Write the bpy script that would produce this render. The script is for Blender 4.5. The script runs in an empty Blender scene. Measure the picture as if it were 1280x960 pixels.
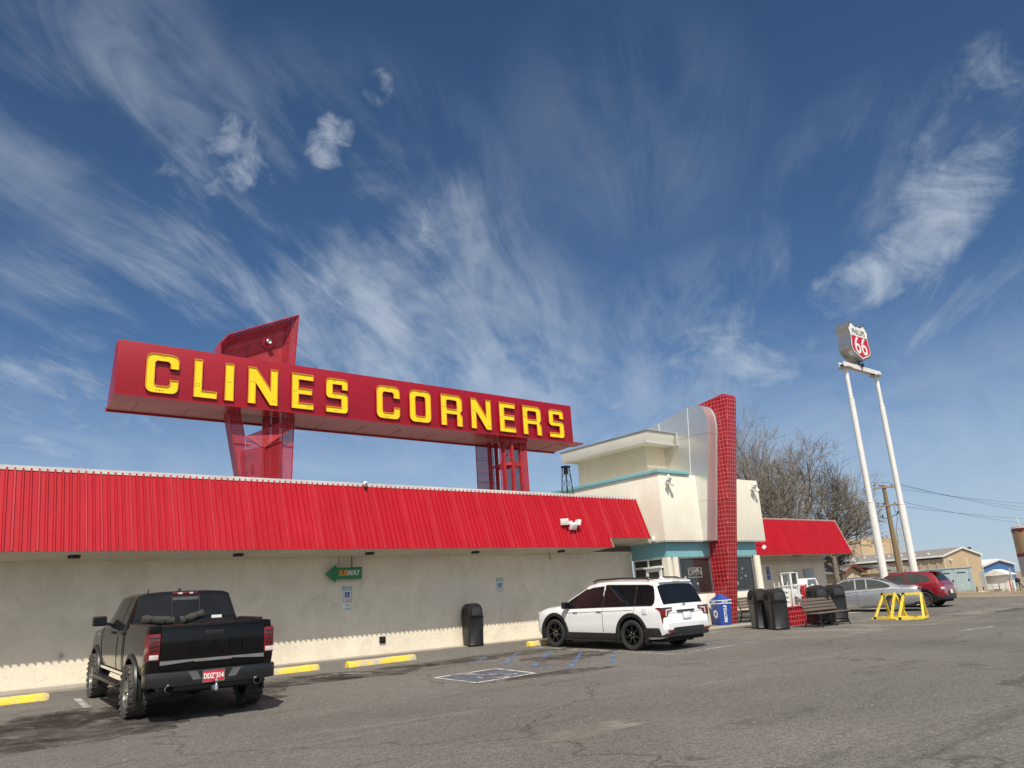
import bpy, bmesh, math, random
from mathutils import Vector, Matrix
random.seed(7)
sc = bpy.context.scene
col = sc.collection
R = math.radians

# ------------------------------------------------------------------ terrain
def zg(x, y):
    b = .3 * min(max((y - 12.5) / 8., 0), 1)
    f = min(max((x - 56) / 40., 0), 1)
    return b * (1 - f) - .8 * f

# ------------------------------------------------------------------ materials
def newmat(name):
    m = bpy.data.materials.new(name); m.use_nodes = True
    nt = m.node_tree
    return m, nt, nt.nodes['Principled BSDF']

def N(nt, t, **k):
    n = nt.nodes.new(t)
    for a, v in k.items():
        if a.startswith('i_'):
            n.inputs[a[2:].replace('_', ' ')].default_value = v
        else:
            setattr(n, a, v)
    return n

def c4(c): return (c[0], c[1], c[2], 1)

def ramp(nt, fac, stops):
    r = N(nt, 'ShaderNodeValToRGB')
    e = r.color_ramp.elements
    while len(e) < len(stops): e.new(.5)
    for i, (p, c) in enumerate(stops):
        e[i].position = p; e[i].color = c4(c)
    nt.links.new(fac, r.inputs[0])
    return r.outputs[0]

def mixc(nt, fac, a, b, mode='MIX'):
    n = N(nt, 'ShaderNodeMix', data_type='RGBA', blend_type=mode)
    for sock, v in ((n.inputs[0], fac), (n.inputs[6], a), (n.inputs[7], b)):
        if isinstance(v, (int, float)): sock.default_value = v
        elif isinstance(v, tuple): sock.default_value = c4(v)
        else: nt.links.new(v, sock)
    return n.outputs[2]

def noise(nt, scale, detail=4, rough=.6, vec=None, dist=0):
    n = N(nt, 'ShaderNodeTexNoise'); n.inputs['Scale'].default_value = scale
    n.inputs['Detail'].default_value = detail; n.inputs['Roughness'].default_value = rough
    n.inputs['Distortion'].default_value = dist
    if vec is None:
        vec = coords(nt)
    nt.links.new(vec, n.inputs['Vector'])
    return n.outputs[0]

def coords(nt, scale=None):
    t = nt.nodes.get('TC') or N(nt, 'ShaderNodeTexCoord', name='TC')
    o = t.outputs['Object']
    if scale:
        mp = N(nt, 'ShaderNodeMapping'); mp.inputs['Scale'].default_value = scale
        nt.links.new(o, mp.inputs[0]); o = mp.outputs[0]
    return o

def bump(nt, bs, h, strength=.3, dist=.01):
    b = N(nt, 'ShaderNodeBump'); b.inputs['Strength'].default_value = strength
    b.inputs['Distance'].default_value = dist
    nt.links.new(h, b.inputs['Height']); nt.links.new(b.outputs[0], bs.inputs['Normal'])

def plain(name, c, rough=.5, metal=0, var=.12, scale=3, coat=0, spec=.5, bmp=0, bscale=60):
    m, nt, bs = newmat(name)
    dark = tuple(v * (1 - var * 1.6) for v in c); lite = tuple(min(1, v * (1 + var)) for v in c)
    n = noise(nt, scale, 5)
    nt.links.new(ramp(nt, n, [(.3, dark), (.7, lite)]), bs.inputs['Base Color'])
    bs.inputs['Roughness'].default_value = rough; bs.inputs['Metallic'].default_value = metal
    bs.inputs['Coat Weight'].default_value = coat; bs.inputs['Coat Roughness'].default_value = .04
    bs.inputs['Specular IOR Level'].default_value = spec
    if bmp: bump(nt, bs, noise(nt, bscale, 4), bmp)
    return m

def streaky(name, c, stain, amount=.5, rough=.85, bscale=25, bmp=.5, streak=(5, 5, .35), bd=.012):
    m, nt, bs = newmat(name)
    n1 = noise(nt, .9, 6, .65)
    base = ramp(nt, n1, [(.25, tuple(v * .86 for v in c)), (.75, tuple(v * 1.05 for v in c))])
    n2 = noise(nt, 1.3, 6, .7, coords(nt, streak), 1.)
    mask = ramp(nt, n2, [(.48, (0, 0, 0)), (.75, (amount,) * 3)])
    colr = mixc(nt, mask, base, stain)
    n3 = noise(nt, 9, 5, .6, None, 2.5)
    colr = mixc(nt, .35, colr, ramp(nt, n3, [(.3, (.78,) * 3), (.7, (1.0,) * 3)]), 'MULTIPLY')
    nt.links.new(colr, bs.inputs['Base Color'])
    bs.inputs['Roughness'].default_value = rough
    bump(nt, bs, noise(nt, bscale, 6, .65, None, 1.2), bmp, bd)
    return m

M = {}
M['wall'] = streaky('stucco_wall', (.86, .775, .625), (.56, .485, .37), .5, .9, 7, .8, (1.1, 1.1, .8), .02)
M['box'] = streaky('stucco_cream', (.85, .80, .68), (.66, .60, .49), .35, .9, 14, .5, (2.2, 2.2, .5))
M['pent'] = streaky('stucco_tan', (.74, .66, .50), (.55, .48, .36), .4, .9, 14, .5, (2.2, 2.2, .5))
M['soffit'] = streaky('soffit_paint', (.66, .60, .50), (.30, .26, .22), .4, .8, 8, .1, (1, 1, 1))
M['red_metal'] = streaky('red_painted_metal', (.42, .008, .020), (.48, .04, .05), .45, .45, 5, .05, (7, 1, .25))
M['red_metal'].node_tree.nodes['Principled BSDF'].inputs['Specular IOR Level'].default_value = .3
M['red_metal_lt'] = streaky('red_painted_metal_faded', (.45, .016, .028), (.50, .055, .065), .4, .5, 5, .05, (7, 1, .25))
M['trim'] = plain('trim_white', (.72, .72, .70), .5, 0, .1, 2)
M['trim_grey'] = plain('trim_grey', (.46, .44, .41), .6, 0, .12, 4)
M['turq'] = streaky('turquoise_paint', (.21, .46, .50), (.14, .33, .37), .35, .6, 10, .15)
M['metal'] = streaky('brushed_metal_panel', (.74, .745, .73), (.65, .65, .64), .35, .30, 3, .02, (1.5, 1.5, .4))
M['metal'].node_tree.nodes['Principled BSDF'].inputs['Metallic'].default_value = .72
M['canopy'] = streaky('canopy_fascia', (.66, .635, .56), (.52, .49, .42), .4, .6, 12, .1, (2, 2, .6))
M['roof'] = plain('roof_membrane', (.34, .33, .31), .9, 0, .2, 2)
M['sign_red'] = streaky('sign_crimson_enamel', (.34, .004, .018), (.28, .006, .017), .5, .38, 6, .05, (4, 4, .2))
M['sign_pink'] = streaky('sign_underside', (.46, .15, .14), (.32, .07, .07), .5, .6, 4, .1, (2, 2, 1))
M['yellow'] = streaky('letter_yellow', (.95, .71, .012), (.86, .60, .01), .3, .35, 5, .03)
M['orange'] = plain('letter_rim', (.78, .34, .03), .4, 0, .1)
M['col_red'] = plain('column_red', (.38, .02, .028), .5, 0, .2, 4)
M['black'] = plain('black_plastic', (.010, .010, .010), .42, 0, .35, 5, bmp=.15)
M['blackhole'] = plain('black_dull', (.008, .008, .008), .9, 0, .1)
M['white_paint'] = plain('white_enamel', (.78, .78, .76), .35, 0, .06, 6)
M['pole_white'] = streaky('pole_white', (.76, .76, .75), (.6, .57, .5), .3, .45, 6, .05, (2, 2, .1))
M['steel'] = plain('galvanised_steel', (.44, .445, .45), .36, .85, .06, 2)
M['chrome'] = plain('chrome', (.75, .75, .76), .12, 1, .05)
M['wood'] = streaky('bench_wood', (.135, .105, .088), (.06, .05, .045), .6, .7, 40, .4, (1, 12, 12))
M['pole_wood'] = streaky('pole_wood', (.26, .19, .115), (.14, .10, .06), .6, .9, 30, .5)
M['bark'] = plain('bark', (.20, .165, .13), .9, 0, .35, 9)
M['twig'] = plain('twig', (.205, .18, .15), .9, 0, .35, 3)
M['tan'] = streaky('tan_metal_siding', (.55, .42, .265), (.48, .35, .21), .3, .6, 3, .05)
M['tan_shade'] = streaky('tan_ribbed_siding', (.50, .41, .29), (.36, .29, .2), .4, .6, 3, .05)
M['greyblue'] = plain('cabinet_greyblue', (.29, .36, .38), .5, 0, .08, 2)
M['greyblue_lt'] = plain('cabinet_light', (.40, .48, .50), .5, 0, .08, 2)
M['roof_grey'] = plain('shingle', (.24, .22, .20), .9, 0, .25, 6)
M['trim_brown'] = plain('red_brown_trim', (.28, .06, .045), .6, 0, .15)
M['blue_roof'] = plain('blue_metal_roof', (.05, .15, .36), .5, 0, .1)
M['blue'] = streaky('recycling_blue', (.02, .06, .32), (.03, .05, .2), .3, .45, 10, .1)
M['sign_blue'] = plain('sign_blue', (.02, .07, .36), .4, 0, .05)
M['sign_green'] = plain('sign_green', (.015, .20, .065), .4, 0, .08)
M['sgn_white'] = plain('sign_white', (.74, .77, .74), .5, 0, .05)
M['txt_green'] = plain('text_green', (.03, .22, .16), .5, 0, .05)
M['txt_orange'] = plain('text_orange', (.75, .33, .02), .5, 0, .05)
M['txt_red'] = plain('text_red', (.55, .03, .04), .5, 0, .05)
M['plate_red'] = plain('plate_red', (.62, .02, .05), .4, 0, .05)
M['shield_red'] = plain('shield_red', (.52, .01, .03), .35, 0, .05)
M['tail_red'] = plain('tail_lens', (.16, .002, .006), .12, 0, .2, 14, 1)
M['tail_lite'] = plain('tail_lens_clear', (.62, .55, .55), .12, 0, .1, 14, 1)
M['ped_yellow'] = plain('barrier_yellow', (.80, .60, .07), .5, 0, .15, 8)
M['paint_black'] = plain('car_black', (.003, .003, .0035), .12, 0, .1, 2, .3, .25)
M['trim_dark'] = plain('car_trim_dark', (.016, .016, .017), .42, 0, .2, 8)
M['paint_white'] = plain('car_white', (.80, .81, .82), .22, 0, .02, 2, 1)
M['paint_silver'] = plain('car_silver', (.38, .385, .40), .26, .65, .04, 2, 1)
M['paint_red'] = plain('car_red', (.26, .008, .016), .22, .2, .08, 2, 1)
M['tyre'] = plain('tyre_rubber', (.028, .027, .026), .85, 0, .3, 20)
M['tyre_dusty'] = plain('tyre_dusty', (.075, .07, .064), .9, 0, .35, 14)
M['rim_dark'] = plain('rim_dark', (.02, .02, .021), .3, .5, .2)
M['rim_grey'] = plain('rim_grey', (.33, .33, .34), .3, .8, .2)
M['concrete'] = streaky('concrete_walk', (.36, .33, .285), (.20, .18, .155), .6, .9, 30, .4, (1, 1, 1))
M['lamp_glass'] = plain('lamp_glass', (.30, .29, .27), .3, 0, .1)
M['rug'] = streaky('bundle_fabric', (.05, .046, .04), (.02, .02, .018), .6, .95, 60, .8, (8, 8, 8))
M['rust_tank'] = streaky('silo_tan', (.46, .31, .155), (.36, .22, .1), .5, .5, 3, .05, (3, 3, .2))
M['silo_grey'] = plain('silo_grey', (.44, .44, .45), .5, .2, .1)
M['silo_red'] = plain('silo_band', (.22, .02, .025), .6, 0, .1)

def glassmat(name, c, rough=.03, spec=.38):
    m, nt, bs = newmat(name)
    n = noise(nt, 1.5, 3)
    nt.links.new(ramp(nt, n, [(.3, tuple(v * .6 for v in c)), (.7, c)]), bs.inputs['Base Color'])
    bs.inputs['Roughness'].default_value = rough; bs.inputs['Specular IOR Level'].default_value = spec
    return m
M['glass'] = glassmat('tinted_glass', (.010, .011, .013))
M['shopglass'] = glassmat('shop_glass', (.035, .036, .034), .03, .6)
M['glass_lt'] = glassmat('clear_car_glass', (.06, .065, .06))

def meshmat(name, c, cover):
    """expanded metal: diamond openings as real see-through holes"""
    m, nt, bs = newmat(name)
    n2 = noise(nt, 3, 4)
    nt.links.new(ramp(nt, n2, [(.3, tuple(v * .75 for v in c)), (.7, tuple(v * 1.15 for v in c))]), bs.inputs['Base Color'])
    bs.inputs['Roughness'].default_value = .75; bs.inputs['Specular IOR Level'].default_value = .2
    s = N(nt, 'ShaderNodeSeparateXYZ'); nt.links.new(coords(nt), s.inputs[0])
    def m_(op, a, b):
        q = N(nt, 'ShaderNodeMath', operation=op)
        for i, v in enumerate((a, b)):
            if isinstance(v, (int, float)): q.inputs[i].default_value = v
            else: nt.links.new(v, q.inputs[i])
        return q.outputs[0]
    h = m_('ADD', s.outputs[0], s.outputs[1])
    u = m_('SINE', m_('MULTIPLY', m_('ADD', h, m_('MULTIPLY', s.outputs[2], .6)), 95), 0)
    v = m_('SINE', m_('MULTIPLY', m_('SUBTRACT', h, m_('MULTIPLY', s.outputs[2], .6)), 95), 0)
    w = m_('MULTIPLY', u, v)
    al = N(nt, 'ShaderNodeMapRange'); nt.links.new(w, al.inputs[0])
    al.inputs[1].default_value = -.6; al.inputs[2].default_value = .6; al.inputs[3].default_value = min(1, cover + .16); al.inputs[4].default_value = cover - .16
    nt.links.new(al.outputs[0], bs.inputs['Alpha'])
    return m
M['mesh_red'] = meshmat('perforated_red', (.34, .018, .028), .93)
M['mesh_thin'] = meshmat('expanded_mesh_red', (.36, .03, .045), .76)
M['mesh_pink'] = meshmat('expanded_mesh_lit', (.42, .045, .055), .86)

def tilemat(name, axes):
    m, nt, bs = newmat(name)
    s = N(nt, 'ShaderNodeSeparateXYZ'); cmb = N(nt, 'ShaderNodeCombineXYZ')
    nt.links.new(coords(nt), s.inputs[0])
    for i, a in enumerate(axes): nt.links.new(s.outputs[a], cmb.inputs[i])
    b = N(nt, 'ShaderNodeTexBrick', offset=0.0, squash=1.0)
    nt.links.new(cmb.outputs[0], b.inputs['Vector'])
    b.inputs['Scale'].default_value = 1; b.inputs['Brick Width'].default_value = .155
    b.inputs['Row Height'].default_value = .155; b.inputs['Mortar Size'].default_value = .0062
    b.inputs['Mortar Smooth'].default_value = .2; b.inputs['Bias'].default_value = 0
    b.inputs['Color1'].default_value = (.36, .008, .016, 1); b.inputs['Color2'].default_value = (.27, .006, .014, 1)
    b.inputs['Mortar'].default_value = (.60, .22, .21, 1)
    n = noise(nt, 2.5, 5)
    nt.links.new(mixc(nt, .5, b.outputs[0], ramp(nt, n, [(.3, (.75,) * 3), (.7, (1.1,) * 3)]), 'MULTIPLY'), bs.inputs['Base Color'])
    rr = N(nt, 'ShaderNodeMapRange'); nt.links.new(b.outputs['Fac'], rr.inputs[0])
    rr.inputs[3].default_value = .18; rr.inputs[4].default_value = .8
    nt.links.new(rr.outputs[0], bs.inputs['Roughness'])
    inv = N(nt, 'ShaderNodeMath', operation='SUBTRACT'); inv.inputs[0].default_value = 1
    nt.links.new(b.outputs['Fac'], inv.inputs[1])
    bump(nt, bs, inv.outputs[0], .5, .006)
    return m
M['tile_f'] = tilemat('glazed_tile_front', (0, 2)); M['tile_s'] = tilemat('glazed_tile_side', (1, 2)); M['tile_t'] = tilemat('glazed_tile_top', (0, 1))

def asphalt():
    m, nt, bs = newmat('asphalt')
    v = coords(nt)
    big = noise(nt, .16, 7, .62, v, .6)
    base = ramp(nt, big, [(.28, (.115, .107, .097)), (.5, (.147, .137, .124)), (.75, (.180, .168, .152))])
    # oil and wheel darkening stretched along the parking lane, tyre-polished streaks
    st = noise(nt, .55, 6, .7, coords(nt, (.35, 1.6, 1)), 1.4)
    base = mixc(nt, ramp(nt, st, [(.55, (0, 0, 0)), (.72, (.75,) * 3)]), base, (.060, .053, .047))
    st3 = noise(nt, .9, 6, .7, coords(nt, (.2, 1.3, 1)), 2.0)
    base = mixc(nt, ramp(nt, st3, [(.58, (0, 0, 0)), (.76, (.6,) * 3)]), base, (.26, .24, .215))
    # fine aggregate
    vo = N(nt, 'ShaderNodeTexVoronoi'); vo.inputs['Scale'].default_value = 55; nt.links.new(v, vo.inputs[0])
    agg = ramp(nt, vo.outputs['Color'], [(.15, (.45,) * 3), (.85, (1.6,) * 3)])
    base = mixc(nt, .6, base, agg, 'MULTIPLY')
    fn = noise(nt, 11, 6, .75, v)
    base = mixc(nt, .6, base, ramp(nt, fn, [(.35, (.66,) * 3), (.68, (1.2,) * 3)]), 'MULTIPLY')
    # cracks
    w = N(nt, 'ShaderNodeTexVoronoi', feature='DISTANCE_TO_EDGE'); w.inputs['Scale'].default_value = .16
    wv = N(nt, 'ShaderNodeVectorMath', operation='ADD')
    nn = N(nt, 'ShaderNodeTexNoise'); nn.inputs['Scale'].default_value = .7; nn.inputs['Detail'].default_value = 6
    nt.links.new(v, nn.inputs[0]); nt.links.new(v, wv.inputs[0])
    sc_ = N(nt, 'ShaderNodeVectorMath', operation='SCALE'); sc_.inputs['Scale'].default_value = 2.2
    nt.links.new(nn.outputs['Color'], sc_.inputs[0]); nt.links.new(sc_.outputs[0], wv.inputs[1])
    nt.links.new(wv.outputs[0], w.inputs['Vector'])
    crack = ramp(nt, w.outputs[0], [(.0, (.55,) * 3), (.0065, (0, 0, 0))])
    base = mixc(nt, crack, base, (.030, .024, .019))
    nt.links.new(base, bs.inputs['Base Color'])
    bs.inputs['Roughness'].default_value = .88
    bs.inputs['Specular IOR Level'].default_value = .3
    bump(nt, bs, mixc(nt, .5, fn, vo.outputs['Distance']), .5, .02)
    return m
M['asphalt'] = asphalt()

def dirt():
    m, nt, bs = newmat('dry_ground')
    n = noise(nt, .25, 8, .7); f = noise(nt, 6, 6, .7)
    base = ramp(nt, n, [(.3, (.22, .165, .11)), (.7, (.36, .285, .20))])
    base = mixc(nt, .7, base, ramp(nt, f, [(.3, (.6,) * 3), (.7, (1.15,) * 3)]), 'MULTIPLY')
    nt.links.new(base, bs.inputs['Base Color']); bs.inputs['Roughness'].default_value = .95
    bump(nt, bs, f, .8, .08)
    return m
M['dirt'] = dirt()

def worn(name, c, under, wear=.5, scale=3.5):
    """paint worn through to transparent flakes (marking) or to the material below"""
    m, nt, bs = newmat(name)
    n = noise(nt, scale, 7, .75)
    msk = ramp(nt, n, [(wear - .06, (0, 0, 0)), (wear + .07, (1, 1, 1))])
    f = noise(nt, 18, 4)
    cc = mixc(nt, .5, c, ramp(nt, f, [(.3, (.7,) * 3), (.7, (1.1,) * 3)]), 'MULTIPLY')
    if under is None:
        nt.links.new(cc, bs.inputs['Base Color']); nt.links.new(msk, bs.inputs['Alpha'])
    else:
        nt.links.new(mixc(nt, msk, under, cc), bs.inputs['Base Color'])
    bs.inputs['Roughness'].default_value = .75
    return m
M['mk_blue'] = worn('marking_blue', (.12, .22, .42), None, .51)
M['mk_bluefield'] = worn('marking_blue_field', (.10, .115, .145), None, .43)
M['mk_white'] = worn('marking_white', (.60, .60, .58), None, .44)
M['mk_white2'] = worn('marking_white_faded', (.42, .41, .40), None, .47)
M['stop_yellow'] = worn('wheel_stop_yellow', (.83, .60, .06), (.46, .42, .36), .475, 2.6)

# ------------------------------------------------------------------ mesh builder
class MB:
    def __init__(s): s.v = []; s.f = []; s.mi = []
    def add(s, vs, fs, mi=0):
        o = len(s.v); s.v += [tuple(v) for v in vs]
        for f in fs: s.f.append([o + i for i in f]); s.mi.append(mi)
        return s
    def box(s, x0, x1, y0, y1, z0, z1, mi=0, M4=None):
        vs = [Vector((x, y, z)) for x in (x0, x1) for y in (y0, y1) for z in (z0, z1)]
        if M4 is not None: vs = [M4 @ v for v in vs]
        return s.add(vs, [(0, 1, 3, 2), (4, 6, 7, 5), (0, 4, 5, 1), (2, 3, 7, 6), (0, 2, 6, 4), (1, 5, 7, 3)], mi)
    def bar(s, a, b, w, h=None, mi=0, up=(0, 0, 1)):
        a, b = Vector(a), Vector(b); h = h or w
        d = (b - a).normalized(); u = Vector(up)
        if abs(d.dot(u)) > .98: u = Vector((0, 1, 0))
        r = d.cross(u).normalized() * w / 2; t = r.cross(d).normalized() * h / 2
        vs = [p + i * r + j * t for p in (a, b) for i, j in ((-1, -1), (1, -1), (1, 1), (-1, 1))]
        return s.add(vs, [(3, 2, 1, 0), (4, 5, 6, 7), (0, 1, 5, 4), (1, 2, 6, 5), (2, 3, 7, 6), (3, 0, 4, 7)], mi)
    def tube(s, pts, rad, n=8, mi=0, cap=True):
        pts = [Vector(p) for p in pts]
        if not hasattr(rad, '__len__'): rad = [rad] * len(pts)
        o = len(s.v); prev = None
        for i, p in enumerate(pts):
            d = (pts[min(i + 1, len(pts) - 1)] - pts[max(i - 1, 0)])
            d = d.normalized() if d.length > 1e-9 else Vector((0, 0, 1))
            if prev is None:
                r = d.orthogonal().normalized()
            else:
                r = (prev - d * prev.dot(d)); r = r.normalized() if r.length > 1e-6 else d.orthogonal().normalized()
            prev = r; t = d.cross(r)
            for k in range(n):
                a = 2 * math.pi * k / n
                s.v.append(tuple(p + (r * math.cos(a) + t * math.sin(a)) * rad[i]))
        for i in range(len(pts) - 1):
            for k in range(n):
                a = o + i * n + k; b = o + i * n + (k + 1) % n
                s.f.append([a, b, b + n, a + n]); s.mi.append(mi)
        if cap:
            s.f.append([o + k for k in range(n)][::-1]); s.mi.append(mi)
            e = o + (len(pts) - 1) * n; s.f.append([e + k for k in range(n)]); s.mi.append(mi)
        return s
    def lathe(s, prof, n=24, M4=None, mi=0):      # profile (r, h) about local Z
        o = len(s.v); M4 = M4 or Matrix()
        for r, h in prof:
            for k in range(n):
                a = 2 * math.pi * k / n
                s.v.append(tuple(M4 @ Vector((r * math.cos(a), r * math.sin(a), h))))
        for i in range(len(prof) - 1):
            for k in range(n):
                a = o + i * n + k; b = o + i * n + (k + 1) % n
                s.f.append([a, b, b + n, a + n]); s.mi.append(mi)
        return s
    def prism(s, poly, a0, a1, axis='x', mi=0, mi_side=None):
        """poly: 2-D points; axis x -> (y,z), y -> (x,z), z -> (x,y)"""
        def P(q, a):
            return {'x': (a, q[0], q[1]), 'y': (q[0], a, q[1]), 'z': (q[0], q[1], a)}[axis]
        n = len(poly); o = len(s.v)
        s.v += [P(q, a0) for q in poly] + [P(q, a1) for q in poly]
        s.f.append([o + i for i in range(n)][::-1]); s.mi.append(mi)
        s.f.append([o + n + i for i in range(n)]); s.mi.append(mi)
        ms = mi if mi_side is None else mi_side
        for i in range(n):
            j = (i + 1) % n
            s.f.append([o + i, o + j, o + n + j, o + n + i]); s.mi.append(ms)
        return s
    def mesh(s, name, off=None):
        me = bpy.data.meshes.new(name)
        v = s.v if off is None else [(a[0] - off[0], a[1] - off[1], a[2] - off[2]) for a in s.v]
        me.from_pydata(v, [], s.f); me.polygons.foreach_set('material_index', s.mi)
        return me
    def build(s, name, mats, parent=None, smooth=None, bevel=0, world=True, fix=True):
        off = parent.matrix_basis.translation if (parent is not None and world) else None
        if parent is not None and world and parent.parent is not None: off = rootloc(parent)
        me = s.mesh(name, off)
        for m in (mats if isinstance(mats, (list, tuple)) else [mats]): me.materials.append(m)
        finish(me, smooth, bevel, fix)
        o = bpy.data.objects.new(name, me); col.objects.link(o)
        o.parent = parent
        return o

def rootloc(o):
    v = Vector((0, 0, 0))
    while o is not None:
        v = v + o.location; o = o.parent
    return v

def finish(me, smooth=None, bevel=0, fix=True):
    bm = bmesh.new(); bm.from_mesh(me)
    if fix: bmesh.ops.recalc_face_normals(bm, faces=bm.faces)
    if bevel:
        bmesh.ops.remove_doubles(bm, verts=bm.verts, dist=1e-5)
        es = [e for e in bm.edges if len(e.link_faces) == 2 and e.calc_face_angle(0) > .6]
        bmesh.ops.bevel(bm, geom=es, offset=bevel, segments=2, profile=.6, affect='EDGES', clamp_overlap=True)
        smooth = smooth or 40
    if smooth:
        for f in bm.faces: f.smooth = True
        for e in bm.edges:
            e.smooth = not (len(e.link_faces) == 2 and e.calc_face_angle(0) > R(smooth))
    bm.to_mesh(me); bm.free()

def tag(o, label=None, cat=None, group=None, kind=None):
    if label: o['label'] = label
    if cat: o['category'] = cat
    if group: o['group'] = group
    if kind: o['kind'] = kind
    return o

def thing(name, label, cat, loc=(0, 0, 0), rz=0, group=None):
    o = bpy.data.objects.new(name, None); col.objects.link(o)
    o.location = loc; o.rotation_euler = (0, 0, rz); o.empty_display_size = .2
    return tag(o, label, cat, group)

def structure(o): o['kind'] = 'structure'; return o

def copy_tree(o, parent=None):
    c = o.copy(); col.objects.link(c); c.parent = parent
    for ch in [x for x in bpy.data.objects if x.parent == o]: copy_tree(ch, c)
    return c

# text and outlines ------------------------------------------------
def text_data(s, size, extr=.004, align='CENTER', sx=1, bold=0, space=1):
    cu = bpy.data.curves.new('lettering', 'FONT'); cu.body = s; cu.size = size
    cu.align_x = align; cu.align_y = 'CENTER'; cu.extrude = extr; cu.offset = bold; cu.space_character = space
    o = bpy.data.objects.new('lettering', cu); col.objects.link(o)
    dg = bpy.context.evaluated_depsgraph_get(); dg.update()
    me = bpy.data.meshes.new_from_object(o.evaluated_get(dg))
    bpy.data.objects.remove(o); bpy.data.curves.remove(cu)
    me.transform(Matrix.Diagonal((sx, 1, 1, 1)))
    return me
FRONT = Matrix.Rotation(R(90), 4, 'X')                      # text plane facing -Y
LEFT = Matrix.Rotation(R(-90), 4, 'Z') @ FRONT               # facing -X
def text(s, size, M4, mat, parent, name='lettering', **k):
    me = text_data(s, size, **k); me.transform(M4); me.materials.clear(); me.materials.append(mat)
    me.name = name
    o = bpy.data.objects.new(name, me); col.objects.link(o); o.parent = parent
    return o

def outline_mesh(loops):
    """filled 2-D polygon with holes -> triangulated mesh in XY"""
    cu = bpy.data.curves.new('outline', 'CURVE'); cu.dimensions = '2D'; cu.fill_mode = 'BOTH'
    for L in loops:
        sp = cu.splines.new('POLY'); sp.points.add(len(L) - 1); sp.use_cyclic_u = True
        for i, q in enumerate(L): sp.points[i].co = (q[0], q[1], 0, 1)
    o = bpy.data.objects.new('outline', cu); col.objects.link(o)
    dg = bpy.context.evaluated_depsgraph_get(); dg.update()
    me = bpy.data.meshes.new_from_object(o.evaluated_get(dg))
    bpy.data.objects.remove(o); bpy.data.curves.remove(cu)
    return me

def merge(dst, me, M4=Matrix(), mi=0):
    dst.add([M4 @ v.co for v in me.vertices], [list(p.vertices) for p in me.polygons], mi)

# ------------------------------------------------------------------ camera
CAMZ = 1.42
r_ = Vector((0.769155, -0.63591, -0.063395)); u_ = Vector((-0.124997, -0.246986, 0.960923)); w_ = Vector((0.626718, 0.731175, 0.269457))
cam = bpy.data.objects.new('camera', bpy.data.cameras.new('camera')); col.objects.link(cam)
cam.matrix_world = Matrix(((r_.x, u_.x, -w_.x, 0), (r_.y, u_.y, -w_.y, 0), (r_.z, u_.z, -w_.z, CAMZ), (0, 0, 0, 1)))
cam.data.sensor_width = 36; cam.data.lens = 982.368 / 1280 * 36
cam.data.clip_end = 6000; cam.data.clip_start = .05
sc.camera = cam

# ------------------------------------------------------------------ world + sun
SUN = Vector((-.45, -.65, 1)).normalized()
sun = bpy.data.objects.new('sun', bpy.data.lights.new('sun', 'SUN')); col.objects.link(sun)
sun.data.energy = 5.0; sun.data.angle = R(.53); sun.data.color = (1, .93, .80)
sun.rotation_euler = (-SUN).to_track_quat('-Z', 'Y').to_euler(); sun.location = (0, 0, 60)
wd = bpy.data.worlds.new('World'); sc.world = wd; wd.use_nodes = True
nt = wd.node_tree; bg = nt.nodes['Background']; bg.inputs['Strength'].default_value = .112
sky = N(nt, 'ShaderNodeTexSky', sky_type='NISHITA', sun_disc=False)
sky.sun_elevation = math.asin(SUN.z); sky.sun_rotation = math.atan2(SUN.x, SUN.y)
sky.altitude = 2100; sky.air_density = 1.0; sky.dust_density = .6; sky.ozone_density = 2.2
tc = N(nt, 'ShaderNodeTexCoord'); D = tc.outputs['Generated']
def mth(op, a, b=None, c=None, clamp=False):
    n = N(nt, 'ShaderNodeMath', operation=op, use_clamp=clamp)
    for i, v in enumerate((a, b, c)):
        if v is None: continue
        if isinstance(v, (int, float)): n.inputs[i].default_value = v
        else: nt.links.new(v, n.inputs[i])
    return n.outputs[0]
sx = N(nt, 'ShaderNodeSeparateXYZ'); nt.links.new(D, sx.inputs[0])
X, Y, Z = sx.outputs
zz = mth('ADD', mth('MAXIMUM', Z, 0.0), .14)
px, py = mth('DIVIDE', X, zz), mth('DIVIDE', Y, zz)
az = R(52)
U = mth('ADD', mth('MULTIPLY', px, math.sin(az)), mth('MULTIPLY', py, math.cos(az)))
V = mth('SUBTRACT', mth('MULTIPLY', px, math.cos(az)), mth('MULTIPLY', py, math.sin(az)))
def vec(a, b, o=(0, 0)):
    n = N(nt, 'ShaderNodeCombineXYZ'); nt.links.new(mth('ADD', mth('MULTIPLY', U, a), o[0]), n.inputs[0])
    nt.links.new(mth('ADD', mth('MULTIPLY', V, b), o[1]), n.inputs[1]); return n.outputs[0]
def smooth(v, a, b, lo=0, hi=1):
    n = N(nt, 'ShaderNodeMapRange', interpolation_type='SMOOTHSTEP'); nt.links.new(v, n.inputs[0])
    for i, x in enumerate((a, b, lo, hi)): n.inputs[i + 1].default_value = x
    return n.outputs[0]
def dnoise(scale, detail, rough, off=(0, 0, 0), dist=0, stretch=(1, 1, 1)):
    mp = N(nt, 'ShaderNodeMapping'); mp.inputs['Location'].default_value = off; mp.inputs['Scale'].default_value = stretch
    nt.links.new(D, mp.inputs[0]); return noise(nt, scale, detail, rough, mp.outputs[0], dist)
n_streak = noise(nt, 1.0, 5, .62, vec(.50, 1.9, (3.1, 1.7)), .5)
n_fine = noise(nt, 1.0, 5, .68, vec(1.3, 5.4, (7.7, 2.2)), .7)
n_big = dnoise(3.2, 2, .55, (1.3, 4.2, 0), .5)
n_puff = dnoise(22, 5, .62, (2, 4, 1), .6)
n_curl = dnoise(6.5, 6, .62, (5, 1, 3), 1.3, (1, 1, 1.8))
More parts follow.
